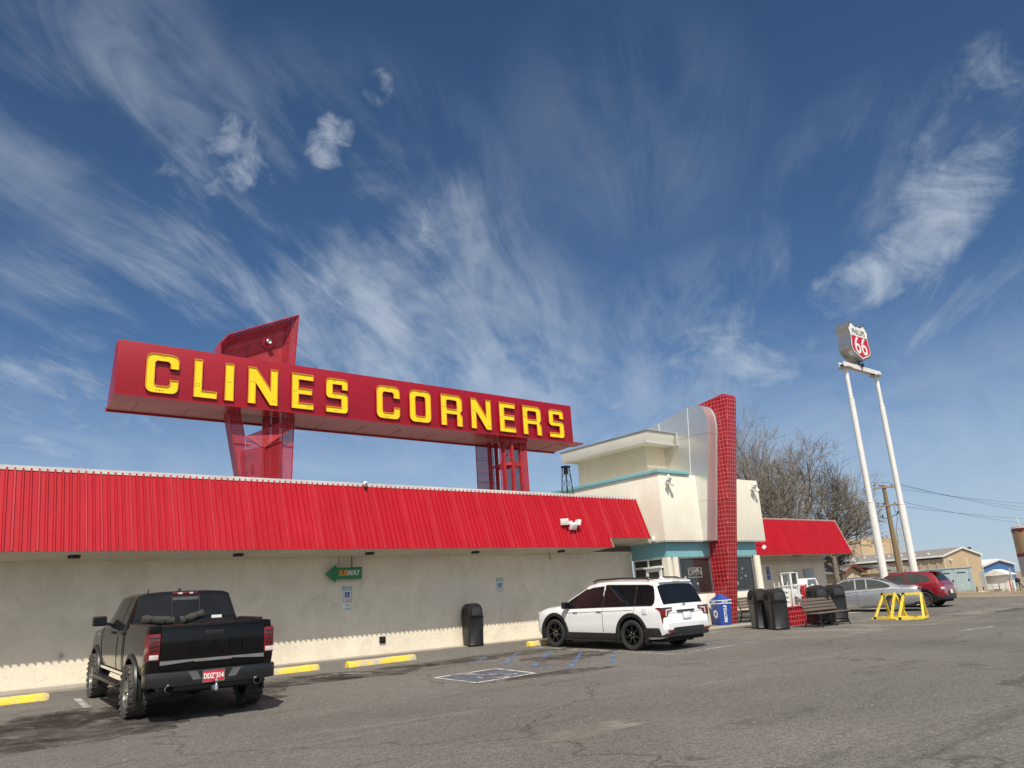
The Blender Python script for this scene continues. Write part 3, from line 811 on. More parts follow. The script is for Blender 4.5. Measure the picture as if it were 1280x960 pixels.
# ---- small mounted things -------------------------------------------------
FL = 'floodlight heads on the store'
def floodhead(mb, c, aim, w=.26, h=.2, d=.13):
    z = Vector(aim).normalized(); x = z.cross(Vector((0, 0, 1))).normalized(); y = z.cross(x)
    M4 = Matrix((x, y, z)).transposed().to_4x4(); M4.translation = c
    mb.box(-w / 2, w / 2, -h / 2, h / 2, -d / 2, d / 2, 0, M4)
t = thing('floodlight', 'white three-headed floodlight fixed on the red mansard near its right end', 'floodlight', (18.5, 19.15, 3.9))
for c, a in (((18.24, 19.08, 3.94), (-.7, -1, -.35)), ((18.58, 19.02, 3.78), (0, -1, -.5)), ((18.86, 19.08, 3.92), (1, -.25, -.25))):
    mb = MB(); floodhead(mb, c, a, .27, .2, .1); P('lamp_head', mb, M['white_paint'], t, bevel=.02)
P('bracket', MB().tube([(18.28, 19.15, 3.93), (18.56, 19.12, 3.88), (18.84, 19.15, 3.92)], .03, 8).box(18.5, 18.64, 19.1, 19.28, 3.84, 3.98), M['white_paint'], t)
def bullet(name, lab, x, y, z, s=1):
    t = thing('floodlight', lab, 'floodlight', (x, y, z)); t.scale = (.78,) * 3
    for (dx, dz, a) in ((.02, .20, (-.55, -.6, -.75)), (-.06, .04, (-.8, -.55, -.5)), (.12, -.04, (.35, -.6, -.85))):
        mb = MB(); d = Vector(a).normalized(); c = Vector((x + dx, y - .22, z + dz))
        q = d.to_track_quat('Z', 'Y').to_matrix().to_4x4(); q.translation = c
        mb.lathe([(0, -.17), (.05, -.17), (.075, -.09), (.085, .02), (.11, .17), (.10, .17), (.0, .13)], 16, q)
        P('lamp_head', mb, M['white_paint'], t, smooth=40)
    P('bracket', MB().tube([(x, y, z), (x, y - .16, z), (x, y - .2, z + .2)], .025, 8).lathe([(0, .03), (.09, .03), (.09, 0)], 14, Matrix.Translation((x, y - .002, z)) @ Matrix.Rotation(R(90), 4, 'X')), M['white_paint'], t, smooth=40)
bullet('floodlight', 'cluster of white bullet spotlights on the entrance block left of the tiled fin', 22.98, BY, 5.40)
bullet('floodlight', 'cluster of white bullet spotlights on the entrance block right of the tiled fin', 28.42, BY, 5.38)
t = thing('floodlight', 'small white lamp at the lower right corner of the left red mansard', 'floodlight', (22.5, 19.05, 3.38))
P('lamp_head', MB().lathe([(0, -.09), (.06, -.08), (.08, 0), (.06, .08), (0, .09)], 14, Matrix.Translation((22.52, 18.98, 3.38))), M['white_paint'], t, smooth=60)
P('bracket', MB().bar((22.52, 19.0, 3.40), (22.49, 19.14, 3.45), .03), M['trim_dark'], t)
t = thing('floodlight', 'white lamp under the right corner of the entrance block beside the right mansard', 'floodlight', (28.6, 18.7, 3.1))
mb = MB(); floodhead(mb, Vector((28.75, 18.5, 3.0)), (.5, -.7, -.6), .3, .16, .14); P('lamp_head', mb, M['white_paint'], t, bevel=.03)
P('bracket', MB().bar((28.7, 18.56, 3.06), (28.55, 18.74, 3.12), .04), M['trim_dark'], t)
t = thing('security_camera', 'white dome security camera on the white edge trim of the long red roof', 'camera', (11.0, 19.58, 4.98)); t.scale = (.75,) * 3
P('dome', MB().lathe([(0, -.10), (.05, -.085), (.085, -.03), (.09, .03), (.06, .08), (0, .1)], 16, Matrix.Translation((11.03, 19.45, 4.93))), M['white_paint'], t, smooth=60)
P('arm', MB().tube([(11.0, 19.62, 5.0), (11.0, 19.5, 5.02), (11.03, 19.45, 4.98)], .02, 6).box(11.03 - .03, 11.03 + .03, 19.34, 19.372, 4.90, 4.94), M['trim_dark'], t)
# arrow sign, parking signs
t = thing('arrow_sign', 'green arrow sign pointing left, hung from the soffit over the wall', 'sign', (10.7, 20.25, 2.5))
ax, az_ = 10.21, 2.545
arrow = [(ax, az_), (ax + .30, az_ + .235), (ax + .30, az_ + .155), (ax + 1.10, az_ + .165), (ax + 1.08, az_ - .16), (ax + .30, az_ - .155), (ax + .28, az_ - .23)]
P('sign_board', MB().prism(arrow, 20.2, 20.28, 'y'), M['sign_green'], t, bevel=.006)
P('hanger', MB().tube([(11.0, 20.24, 2.70), (11.0, 20.24, 3.02)], .014, 8).tube([(10.6, 20.24, 2.70), (10.6, 20.24, 3.02)], .006, 6), M['trim_dark'], t)
for s, x, m in (('SUB', ax + .505, M['txt_orange']), ('WAY', ax + .815, M['sgn_white'])):
    o = text(s, .205, Matrix.Translation((x, 20.195, az_ + .0)) @ FRONT @ Matrix(((1, .16, 0, 0), (0, 1, 0, 0), (0, 0, 1, 0), (0, 0, 0, 1))), m, t, 'lettering', extr=.003, bold=.006, sx=.80)
    o.location = -Vector(t.location)
def hc_sign(x0, x1, z0, z1, y, label, grp=None, lower=None):
    t = thing('parking_sign', label, 'sign', ((x0 + x1) / 2, y, (z0 + z1) / 2), 0, grp)
    w = x1 - x0; h = z1 - z0; cx = (x0 + x1) / 2
    P('sign_plate', MB().box(x0, x1, y - .008, y, z0, z1), M['sgn_white'], t, bevel=.003)
    e = .012; yb = y - .011
    mb = MB()
    for a, b, c, d in ((x0 + e, x1 - e, z1 - 2 * e, z1 - e), (x0 + e, x1 - e, z0 + e, z0 + 2 * e), (x0 + e, x0 + 2 * e, z0 + 2 * e, z1 - 2 * e), (x1 - 2 * e, x1 - e, z0 + 2 * e, z1 - 2 * e)): mb.box(a, b, yb, y - .0085, c, d)
    P('sign_border', mb, M['txt_green'], t)
    s = w * .50; bx0, bz0 = cx - s / 2, z0 + h * .30
    f = P('symbol_panel', MB().box(bx0, bx0 + s, yb, y - .0085, bz0, bz0 + s), M['sign_blue'], t)
    mb = MB()
    for a, b, ww in segs: mb.bar((bx0 + a[0] * s, yb - .003, bz0 + a[1] * s), (bx0 + b[0] * s, yb - .003, bz0 + b[1] * s), ww * s, .003, up=(0, 1, 0))
    mb.lathe([(0, 0), (.07 * s, 0)], 12, Matrix.Translation((bx0 + .42 * s, yb - .003, bz0 + .88 * s)) @ FRONT)
    P('symbol', mb, M['sgn_white'], f)
    for txt, zz_, sz, m in (('RESERVED', z1 - h * .13, w * .19, M['txt_green']), ('PARKING', z1 - h * .24, w * .19, M['txt_green']), ('VIOLATORS', z0 + h * .20, w * .13, M['txt_red']), ('TOWED', z0 + h * .12, w * .13, M['txt_red'])):
        o = text(txt, sz, Matrix.Translation((cx, yb, zz_)) @ FRONT, m, t, 'lettering', extr=.001); o.location = -Vector(t.location)
    if lower:
        a, b = lower
        P('lower_plate', MB().box(x0, x1, y - .008, y, a, b), M['sgn_white'], t, bevel=.003)
        for txt, zz_ in (('VAN', (a + b) / 2 + .04), ('ACCESSIBLE', (a + b) / 2 - .05)):
            o = text(txt, w * (.2 if txt == 'VAN' else .14), Matrix.Translation((cx, yb, zz_)) @ FRONT, M['txt_green'], t, 'lettering', extr=.001); o.location = -Vector(t.location)
hc_sign(10.78, 11.08, 1.76, 2.20, WY - .005, 'white wheelchair parking sign with a second plate below it, under the arrow sign', None, (1.54, 1.74))
hc_sign(16.26, 16.54, 1.83, 2.28, WY - .005, 'single white wheelchair parking sign on the wall between bin and white car')
t = thing('blue_wall_sign', 'tall stack of blue wheelchair sign panels on the right wing wall', 'sign', (34.85, RWY - .01, 2.05))
mb = MB()
for z in (1.78, 2.0, 2.2): mb.box(34.72, 34.98, RWY - .02, RWY - .003, z, z + .19)
P('sign_plate', mb, M['sign_blue'], t, bevel=.003)
mb = MB()
for z in (1.80, 2.02, 2.22):
    for a, b, ww in segs: mb.bar((34.76 + a[0] * .16, RWY - .023, z + a[1] * .16), (34.76 + b[0] * .16, RWY - .023, z + b[1] * .16), ww * .16, .003, up=(0, 1, 0))
P('symbol', mb, M['sgn_white'], t)
t = thing('blue_wall_sign', 'small blue wheelchair sign between the notice cabinet and the pale wall box', 'sign', (37.3, RWY - .01, 2.0))
P('sign_plate', MB().box(37.15, 37.45, RWY - .02, RWY - .003, 1.85, 2.15), M['sign_blue'], t, bevel=.003)
mb = MB()
for a, b, ww in segs: mb.bar((37.2 + a[0] * .2, RWY - .023, 1.9 + a[1] * .2), (37.2 + b[0] * .2, RWY - .023, 1.9 + b[1] * .2), ww * .2, .003, up=(0, 1, 0))
P('symbol', mb, M['sgn_white'], t)
# little lattice derrick on the roof
t = thing('roof_derrick', 'small dark lattice derrick standing on the roof left of the entrance block', 'derrick', (21.5, 22.4, TZ - .15))
mb = MB(); cx, cy, z0, z1 = 21.72, 22.4, TZ - .15, 6.52
q = [(cx + .20 * a, cy + .20 * b, z0) for a, b in ((-1, -1), (1, -1), (1, 1), (-1, 1))]; p_ = [(cx + .10 * a, cy + .10 * b, z1) for a, b in ((-1, -1), (1, -1), (1, 1), (-1, 1))]
for i in range(4):
    mb.bar(q[i], p_[i], .026)
    j = (i + 1) % 4
    for k in range(4):
        a = Vector(q[i]).lerp(Vector(p_[i]), k / 4); b = Vector(q[j]).lerp(Vector(p_[j]), (k + 1) / 4); mb.bar(a, b, .012)
P('lattice', mb, M['trim_dark'], t)
P('crown_block', MB().box(cx - .14, cx + .14, cy - .14, cy + .14, z1, z1 + .07).box(cx - .06, cx + .06, cy - .06, cy + .06, z1 - .25, z1), M['blackhole'], t, bevel=.01)

# ================================================================== ROOFTOP SIGN
G = thing('rooftop_sign', 'long crimson rooftop sign on mesh towers with big yellow block letters', 'sign', (12.3, 21, TZ - .15))
SX0, SX1, SY, SYB, SZ0, SZ1 = 4.575, 20.1, 20.2, 21.75, 6.99, 8.375
def skew(mb):
    mb.v = [(x + .19 * max(0, y - SY) / 1.55, y, z) for x, y, z in mb.v]; return mb
P('sign_box', skew(MB().prism([(SY, SZ0), (SY, SZ1), (SY + .55, SZ1), (SYB, SZ0)], SX0, SX1, 'x')), M['sign_red'], G, bevel=.012)
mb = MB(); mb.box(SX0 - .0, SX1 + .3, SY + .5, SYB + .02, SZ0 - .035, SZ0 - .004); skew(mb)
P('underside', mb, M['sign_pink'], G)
mb = MB()
mb.box(SX0 - .02, SX1 + .42, SY - .08, SY + .498, SZ0 - .05, SZ0 - .003)
for i in range(12):
    x = SX0 + 1.3 * i + .6
    mb.box(x, x + .025, SY + .50, SYB, SZ0 - .048, SZ0 - .036)
mb.box(SX0 - .02, SX1 + .3, SYB + .022, SYB + .07, SZ0 - .09, SZ0 + .02)
P('catwalk', skew(mb), M['sign_red'], G)
mb = MB()
for x in (5.45, 6.95, 8.45, 10.85, 13.0, 15.1, 17.3, 19.2): mb.box(x, x + .012, SY - .003, SY - .0005, SZ0 + .02, SZ1 - .02)
P('panel_seam', mb, M['col_red'], G)
mb = MB()
for x in (6.3, 9.9, 13.2): mb.box(x, x + .03, SY + .1, SY + .13, SZ1 - .02, SZ1 + .06)
P('lifting_lug', mb, M['sign_red'], G)
def ch(x0, y0, x1, y1, c, cor='1111'):
    """rectangle with rounded-off corners given in order bl br tr tl"""
    out = []
    for (x, y, sx_, sy_, f) in ((x0, y0, 1, 1, cor[0]), (x1, y0, -1, 1, cor[1]), (x1, y1, -1, -1, cor[2]), (x0, y1, 1, -1, cor[3])):
        if f == '0': out.append((x, y)); continue
        cx, cy = x + sx_ * c, y + sy_ * c
        a0 = {(1, 1): 180, (-1, 1): 270, (-1, -1): 0, (1, -1): 90}[(sx_, sy_)]
        for k in range(4):
            a = R(a0 + 30 * k); out.append((cx + c * math.cos(a), cy + c * math.sin(a)))
    return out
def letter(c, w, h):
    s = .208 * h / 1.0; k = .16 * h
    if c == 'I': return [[(0, 0), (w, 0), (w, h), (0, h)]], [(w / 2, .5)]
    if c == 'L': return [[(0, 0), (w, 0), (w, s * .9), (s, s * .9), (s, h), (0, h)]], [(s / 2, .3), (s / 2, .36)]
    if c == 'N':
        d = s * 1.08
        return [[(0, 0), (s, 0), (s, h * .56), (w - s, 0), (w, 0), (w, h), (w - s, h), (w - s, h * .45), (s * 1.02, h), (0, h)]], [(s / 2, .6), (w - s / 2, .12)]
    if c == 'E':
        t = s * .84
        return [[(0, 0), (w, 0), (w, t), (s, t), (s, (h - t) / 2), (w * .93, (h - t) / 2), (w * .93, (h + t) / 2), (s, (h + t) / 2), (s, h - t), (w, h - t), (w, h), (0, h)]], [(s / 2, .5), (w * .8, .08)]
    if c == 'O':
        return [ch(0, 0, w, h, k), ch(s, s * .9, w - s, h - s * .9, k * .45)[::-1]], [(w / 2, .93), (w / 2, .07)]
    if c == 'C':
        o = ch(0, 0, w, h, k); t = s * .9
        bl, br, tr, tl = o[0:4], o[4:8], o[8:12], o[12:16]
        ins = [(w, h * .36), (w - s, h * .36), (w - s, t + .05), (w - s - .05, t), (s + .05, t), (s, t + .05), (s, h - t - .05), (s + .05, h - t), (w - s - .05, h - t), (w - s, h - t - .05), (w - s, h * .64), (w, h * .64)]
        return [bl + br + ins + tr + tl], [(w / 2, .93), (w / 2, .07), (w * .4, .07)]
    if c == 'R':
        o = ch(0, 0, w, h, k, '0010')       # rounded top right only
        t = s * .82; m = h * .48
        pts = [(0, 0), (s, 0), (s, m - t * .62), (w - s * 1.0, m - t * .62), (w - s, 0), (w, 0), (w, m - t * .95), (w - s * .34, m - t * .2), (w, m + t * .35)] + o[2:6] + [(0, h)]
        hole = ch(s, m + t * .36, w - s, h - t, k * .4)[::-1]
        return [pts, hole], [(s / 2, .12), (w * .8, .5), (s / 2, .6)]
    if c == 'S':
        t = s * .84; b = (h - t) / 2; T = (h + t) / 2; q = k * .75
        ar = lambda cx, cy, a0, a1, r: [(cx + r * math.cos(R(a0 + (a1 - a0) * i / 3)), cy + r * math.sin(R(a0 + (a1 - a0) * i / 3))) for i in range(4)]
        pts = [(0, 0)] + ar(w - q, q, 270, 360, q) + ar(w - q, T - q, 0, 90, q) + [(s, T), (s, h - t)] + [(w - s * .9, h - t), (w - s * .9, h * .68), (w, h * .68)] + ar(w - q, h - q, 0, 90, q) + ar(q, h - q, 90, 180, q) + ar(q, b + q, 180, 270, q) + [(w - s, b), (w - s, t), (s * .0, t)]
        return [pts], [(w / 2, .5), (w / 2, .07), (w * .4, .93)]
SC = 1.0466; Z0L = 1.42 + (6.835 - 1.42) * SC; HL = .985 * SC
for c, a, b in (('C', 4.99, 5.75), ('L', 6.11, 6.69), ('I', 6.88, 7.11), ('N', 7.48, 8.28), ('E', 8.67, 9.30), ('S', 9.67, 10.34),
                ('C', 11.26, 12.04), ('O', 12.38, 13.14), ('R', 13.51, 14.31), ('N', 14.66, 15.46), ('E', 15.81, 16.48), ('R', 16.81, 17.62), ('S', 17.99, 18.67)):
    a *= SC * 20.2 / (19.25 * SC); b *= SC * 20.2 / (19.25 * SC)
    w = b - a
    loops, dots = letter(c, w, HL)
    me = outline_mesh(loops)
    bm = bmesh.new(); bm.from_mesh(me); bpy.data.meshes.remove(me)
    bmesh.ops.remove_doubles(bm, verts=bm.verts, dist=1e-5)
    bmesh.ops.recalc_face_normals(bm, faces=bm.faces)
    if sum(f.normal.z for f in bm.faces) < 0: bmesh.ops.reverse_faces(bm, faces=bm.faces)
    bmesh.ops.dissolve_limit(bm, angle_limit=.01, verts=bm.verts, edges=bm.edges)
    orig = set(bm.faces)
    bmesh.ops.inset_region(bm, faces=list(bm.faces), thickness=.016, use_boundary=True, use_even_offset=True)
    inner = [f for f in bm.faces if f in orig]
    for f in bm.faces: f.material_index = 0 if f in orig else 1
    for v in bm.verts: v.co.z = .085
    # channel walls inside the rim, face sunk back
    r = bmesh.ops.extrude_face_region(bm, geom=inner)
    nf = [g for g in r['geom'] if isinstance(g, bmesh.types.BMFace)]
    for v in {v for f in nf for v in f.verts}: v.co.z = .060
    for f in inner:
        if f.is_valid: bm.faces.remove(f)
    for f in bm.faces:
        if f not in nf and abs(f.normal.z) < .5: f.material_index = 1
    bedges = [e for e in bm.edges if e.is_boundary]
    r = bmesh.ops.extrude_edge_only(bm, edges=bedges)
    for v in {g for g in r['geom'] if isinstance(g, bmesh.types.BMVert)}: v.co.z = .004
    for f in {g for g in r['geom'] if isinstance(g, bmesh.types.BMFace)}: f.material_index = 2
    M4 = Matrix.Translation(Vector((a, SY, Z0L)) - Vector(G.location)) @ FRONT
    bm.transform(M4)
    me = bpy.data.meshes.new('letter'); bm.to_mesh(me); bm.free()
    me.materials.append(M['yellow']); me.materials.append(M['orange']); me.materials.append(M['sign_red'])
    L = bpy.data.objects.new('letter', me); col.objects.link(L); L.parent = G
    L['label'] = 'yellow channel letter %s' % c
    mb = MB()
    for dx, dz in dots:
        for e in (-.035, .035):
            mb.lathe([(0, .068), (.011, .068), (.011, .058)], 8, Matrix.Translation((a + dx + e, SY, Z0L + dz * HL)) @ FRONT)
    P('tube_socket', mb, M['blackhole'], L)
# ---- left tower, above the box
up = [(7.23, SZ1 - .02), (7.21, 8.80), (7.42, 9.09), (9.48, 10.06), (9.36, SZ1 - .02)]
def inset(poly, d):
    n = len(poly); c = Vector((sum(p[0] for p in poly) / n, sum(p[1] for p in poly) / n)); out = []
    for i in range(n):
        p0, p1, p2 = Vector(poly[i - 1]), Vector(poly[i]), Vector(poly[(i + 1) % n])
        e1, e2 = (p1 - p0).normalized(), (p2 - p1).normalized()
        n1, n2 = Vector((-e1.y, e1.x)), Vector((-e2.y, e2.x))
        if (c - p1).dot(n1) < 0: n1 = -n1
        if (c - p1).dot(n2) < 0: n2 = -n2
        b = (n1 + n2).normalized(); out.append(tuple(p1 + b * d / max(.3, b.dot(n1))))
    return out
YF, YB = SY + .35, SY + .75
inn = inset(up, .24); inn[0] = (inn[0][0], SZ1 - .02); inn[4] = (inn[4][0], SZ1 - .02)
mb = MB()
for i in range(4):
    a, b = up[i], up[i + 1]; c, d = inn[i + 1], inn[i]
    mb.add([(a[0], YF, a[1]), (b[0], YF, b[1]), (c[0], YB, c[1]), (d[0], YB, d[1])], [(0, 1, 2, 3)])
P('tower_rim', mb, M['mesh_red'], G)
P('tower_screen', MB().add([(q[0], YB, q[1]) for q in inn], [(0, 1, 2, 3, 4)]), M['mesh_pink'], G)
P('tower_back', MB().add([(q[0], YB + .06, q[1]) for q in up], [(0, 1, 2, 3, 4)]), M['mesh_thin'], G)
mb = MB()
for i in range(4):
    mb.bar((up[i][0], YF, up[i][1]), (up[i + 1][0], YF, up[i + 1][1]), .03)
    mb.bar((inn[i][0], YB - .02, inn[i][1]), (inn[i + 1][0], YB - .02, inn[i + 1][1]), .018)
    mb.bar((up[i][0], YF, up[i][1]), (inn[i][0], YB, inn[i][1]), .018)
for x, z1 in ((7.62, 9.0), (7.75, 9.05), (8.22, 9.2), (8.98, 9.6)): mb.bar((x, YB + .2, SZ1), (x, YB + .2, z1 - .1), .03)
for z, xa, xb in ((8.62, 7.3, 9.0), (8.92, 8.2, 9.0)): mb.bar((xa, YB + .03, z), (xb, YB + .03, z - .06), .018)
mb.bar((7.50, YB + .3, SZ1), (7.70, YB + .3, 9.0), .022); mb.bar((7.85, YB + .3, SZ1), (7.62, YB + .3, 8.9), .018); mb.bar((8.30, YB + .3, SZ1), (8.45, YB + .3, 9.1), .022); mb.bar((8.25, YB + .3, 8.9), (8.2, YB + .3, SZ1), .018)
P('tower_frame', mb, M['col_red'], G)
P('round_plate', MB().lathe([(0, .02), (.15, .02), (.15, 0)], 24, Matrix.Translation((8.43, YB + .06, 8.86)) @ FRONT), M['sign_red'], G)
rp = P('lamp_ring', MB().lathe([(.0, .0), (.17, .0), (.17, .03), (.06, .03), (.06, .01)], 24, Matrix.Translation((8.68, YB - .03, 9.16)) @ FRONT), plain('lamp_red', (.6, .02, .05), .4), G)
P('lamp_head', MB().lathe([(.0, .02), (.055, .02), (.075, .14), (.06, .15), (.0, .12)], 16, Matrix.Translation((8.68, YB - .06, 9.16)) @ FRONT), M['steel'], rp, smooth=40)
TOWER = len(bpy.data.objects)
before = set(bpy.data.objects)
# ---- left tower, below the box
zT, zB = SZ0 - .03, TZ - .16
xl = lambda z: 7.985 - (z - 5.25) * .205 + .0
xr = lambda z: 9.50 + (z - 5.25) * .03
mb = MB()
pts = [(xl(zT), zT), (xl(zT) + .33, zT), (8.12, 6.24), (8.22, zB), (xl(zB) + .0, zB)]
mb.add([(q[0], 20.55, q[1]) for q in pts], [(0, 1, 2, 3, 4)])
mb.add([(xl(zT), 20.55, zT), (xl(zB), 20.55, zB), (xl(zB) + .12, 21.2, zB), (xl(zT) + .12, 21.2, zT)], [(0, 1, 2, 3)])
P('tower_leg', mb, M['mesh_red'], G)
mb = MB()
mb.add([(8.14, 20.56, 6.22), (8.62, 20.45, 5.95), (8.62, 20.45, zB), (8.24, 20.56, zB)], [(0, 1, 2, 3)])
mb.add([(8.62, 20.452, 5.96), (9.15, 20.52, 6.35), (9.15, 20.52, zB), (8.62, 20.452, zB)], [(0, 1, 2, 3)], 1)
P('tower_skirt', mb, [M['mesh_thin'], M['mesh_red']], G)
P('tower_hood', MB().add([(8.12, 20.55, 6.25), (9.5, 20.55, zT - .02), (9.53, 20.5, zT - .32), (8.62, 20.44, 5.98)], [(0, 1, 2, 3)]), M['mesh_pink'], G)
P('tower_side', MB().add([(9.2, 20.6, zT), (xr(zT), 20.6, zT), (xr(zB), 20.6, zB), (9.2, 20.6, zB)], [(0, 1, 2, 3)]).add([(8.3, 21.3, 6.0), (xr(zT), 21.3, 6.4), (xr(zB), 21.3, zB), (8.4, 21.3, zB)], [(0, 1, 2, 3)]), M['mesh_thin'], G)
mb = MB()
for q in ((xl(zT), zT, xl(zB), zB, 20.54), (9.2, zT, 9.2, zB, 20.58), (xr(zT), zT, xr(zB), zB, 20.58), (8.62, 5.97, 8.62, zB, 20.43), (8.62, 5.97, 9.5, zT - .32, 20.43), (8.12, 6.24, 8.62, 5.97, 20.50), (xl(zT) + .33, zT, 8.12, 6.24, 20.54), (xl(6) - .02, 6.06, 8.3, 6.02, 20.53), (9.2, 6.1, xr(6), 6.08, 20.58)):
    mb.bar((q[0], q[4], q[1]), (q[2], q[4], q[3]), .022)
P('tower_frame', mb, M['col_red'], G)
mb = MB()
for i in range(6):
    for j in range(5):
        x, z = 8.30 + i * .055, 5.25 + j * .055
        mb.bar((x, 20.50, z), (x + .04, 20.50, z + .045), .012)
P('grille', mb, M['col_red'], G)
for x, y in ((8.86, 20.9), (9.16, 20.95)):
    P('column', MB().tube([(x, y, TZ - .2), (x, y, zT)], .105, 14), M['col_red'], G, smooth=40)
for o in set(bpy.data.objects) - before: o.location.x -= .16
before = set(bpy.data.objects)
# ---- right tower
for x, y in ((17.02, 20.5), (17.42, 20.35), (17.62, 21.35), (18.18, 20.45), (17.2, 21.4)):
    w = .13
    cb = MB().box(x - w / 2, x + w / 2, y - w / 2, y + w / 2, TZ - .2, zT)
    cb.box(x - .15, x + .15, y - .15, y + .15, TZ - .16, TZ + .07).bar((x, y - .02, TZ + .06), (x, y - .02, TZ + .45), .03)
    P('column', cb, M['col_red'], G, bevel=.008)
mb = MB()
for z in (6.05, TZ + .12): mb.bar((17.02, 20.5, z), (17.42, 20.35, z), .1).bar((17.42, 20.35, z), (18.18, 20.45, z), .1, .14).bar((17.62, 21.35, z + .02), (18.18, 20.45, z), .1, .14).bar((17.02, 20.5, z), (17.2, 21.4, z), .08)
mb.bar((17.42, 20.36, 6.08), (17.02, 20.52, 6.9), .025).bar((17.62, 21.3, 6.1), (18.1, 20.5, 6.9), .025).bar((16.75, 20.45, SZ0 - .09), (18.5, 20.3, SZ0 - .09), .12, .2)
P('cross_beam', mb, M['col_red'], G)
mb = MB()
for (a, b) in (((16.55, 20.35), (17.0, 20.5)), ((18.2, 20.42), (18.52, 20.35)), ((18.52, 20.35), (18.5, 21.7)), ((17.42, 21.7), (17.9, 21.7)), ((16.6, 21.7), (17.42, 21.7))):
    mb.add([(a[0], a[1], TZ - .1), (b[0], b[1], TZ - .1), (b[0], b[1], zT), (a[0], a[1], zT)], [(0, 1, 2, 3)])
P('tower_screen', mb, M['mesh_thin'], G)
mb = MB()
for a in ((16.55, 20.35), (18.52, 20.35), (16.6, 21.7), (18.5, 21.7)): mb.bar((a[0], a[1], TZ - .1), (a[0], a[1], zT), .025)
for z in (5.3, 5.6, 5.9, 6.4): mb.bar((16.6, 21.68, z), (18.5, 21.68, z), .012)
P('tower_frame', mb, M['col_red'], G)
for o in set(bpy.data.objects) - before: o.scale.x = .62; o.location.x = 1.75

# ================================================================== VEHICLES (local frame: rear axle at y=0, nose +y, ground z=0)
class Loft:
    """stations: list of rings of (x,z) half-section points from the bottom centre to the top centre, with y"""
    def __init__(s, st): s.st = st; s.n = len(st[0][1])
    def P(s, u, k, side=1, off=0.0):
        def raw(u, k):
            u = min(max(u, 0), len(s.st) - 1.0001); i = int(u); f = u - i
            k = min(max(k, 0), s.n - 1.0001); j = int(k); g = k - j
            def pt(i):
                y, r = s.st[i]; a, b = r[j], r[j + 1]
                ya = y[j] if hasattr(y, '__len__') else y; yb = y[j + 1] if hasattr(y, '__len__') else y
                return Vector((a[0] + (b[0] - a[0]) * g, ya + (yb - ya) * g, a[1] + (b[1] - a[1]) * g))
            return pt(i).lerp(pt(i + 1), f)
        p = raw(u, k)
        if off:
            e = .03
            du = raw(u + e, k) - raw(u - e, k); dk = raw(u, k + e) - raw(u, k - e)
            n = du.cross(dk)
            if n.length > 1e-9:
                n.normalize()
                p = p - n * off if s.sgn(raw, u, k, n) else p + n * off
        return Vector((p.x * side, p.y, p.z))
    def sgn(s, raw, u, k, n):
        # outward: away from the axis of the body
        p = raw(u, k); c = Vector((0, p.y, .7)); d = p - c
        if abs(d.dot(n)) < .05: d = Vector((0, p.y - s.st[len(s.st) // 2][1 - 1] if not hasattr(s.st[len(s.st) // 2][0], '__len__') else p.y - 1.5, 0))
        return d.dot(n) < 0
    def body(s, du=4, dk=2):
        mb = MB(); m = (s.n - 1) * dk + 1; full = 2 * m - 2; ns = (len(s.st) - 1) * du + 1
        for i in range(ns):
            row = [s.P(i / du, k / dk) for k in range(m)]
            row[0].x = 0; row[-1].x = 0
            for p in row: mb.v.append(tuple(p))
            for k in range(m - 2, 0, -1): mb.v.append((-row[k].x, row[k].y, row[k].z))
        for i in range(ns - 1):
            for k in range(full):
                a = i * full + k; b = i * full + (k + 1) % full
                mb.f.append([a, b, b + full, a + full]); mb.mi.append(0)
        mb.f.append(list(range(full))[::-1]); mb.mi.append(0)
        e = (ns - 1) * full; mb.f.append([e + k for k in range(full)]); mb.mi.append(0)
        return mb
    def patch(s, us, k0, k1, side, off=.006, nk=4, mb=None, thick=True):
        """surface patch; us = list of (u, kbottom, ktop)"""
        mb = mb or MB(); o = len(mb.v)
        for u, a, b in us:
            for j in range(nk + 1):
                mb.v.append(tuple(s.P(u, a + (b - a) * j / nk, side, off)))
        for i in range(len(us) - 1):
            for j in range(nk):
                q = o + i * (nk + 1) + j; mb.f.append([q, q + 1, q + nk + 2, q + nk + 1]); mb.mi.append(0)
        return mb
    def line(s, pts, side, w=.009, off=.004, mb=None, sub=6):
        mb = mb or MB()
        q = []
        for i in range(len(pts) - 1):
            for j in range(sub):
                t = j / sub; q.append((pts[i][0] + (pts[i + 1][0] - pts[i][0]) * t, pts[i][1] + (pts[i + 1][1] - pts[i][1]) * t))
        q.append(pts[-1])
        P_ = [s.P(u, k, side, off) for u, k in q]
        for a, b in zip(P_, P_[1:]):
            if (b - a).length > 1e-5: mb.bar(a, b + (b - a) * .05, w, .006, up=(side, 0, 0))
        return mb

def apply_bool(me, cutters):
    o = bpy.data.objects.new('work', me); col.objects.link(o)
    cs = []
    for cme in cutters:
        c = bpy.data.objects.new('cutter', cme); col.objects.link(c); cs.append(c)
        md = o.modifiers.new('b', 'BOOLEAN'); md.operation = 'DIFFERENCE'; md.object = c; md.solver = 'EXACT'
        try: md.material_mode = 'TRANSFER'
        except Exception: pass
    dg = bpy.context.evaluated_depsgraph_get(); dg.update()
    out = bpy.data.meshes.new_from_object(o.evaluated_get(dg))
    bpy.data.objects.remove(o)
    for c in cs: bpy.data.objects.remove(c)
    bpy.data.meshes.remove(me)
    return out

def cyl_x(x0, x1, y, z, r, n=36, mat=None):
    mb = MB(); q = [(y + r * math.cos(2 * math.pi * i / n), z + r * math.sin(2 * math.pi * i / n)) for i in range(n)]
    mb.prism(q, x0, x1, 'x'); me = mb.mesh('cutter'); finish(me)
    if mat: me.materials.append(mat)
    return me

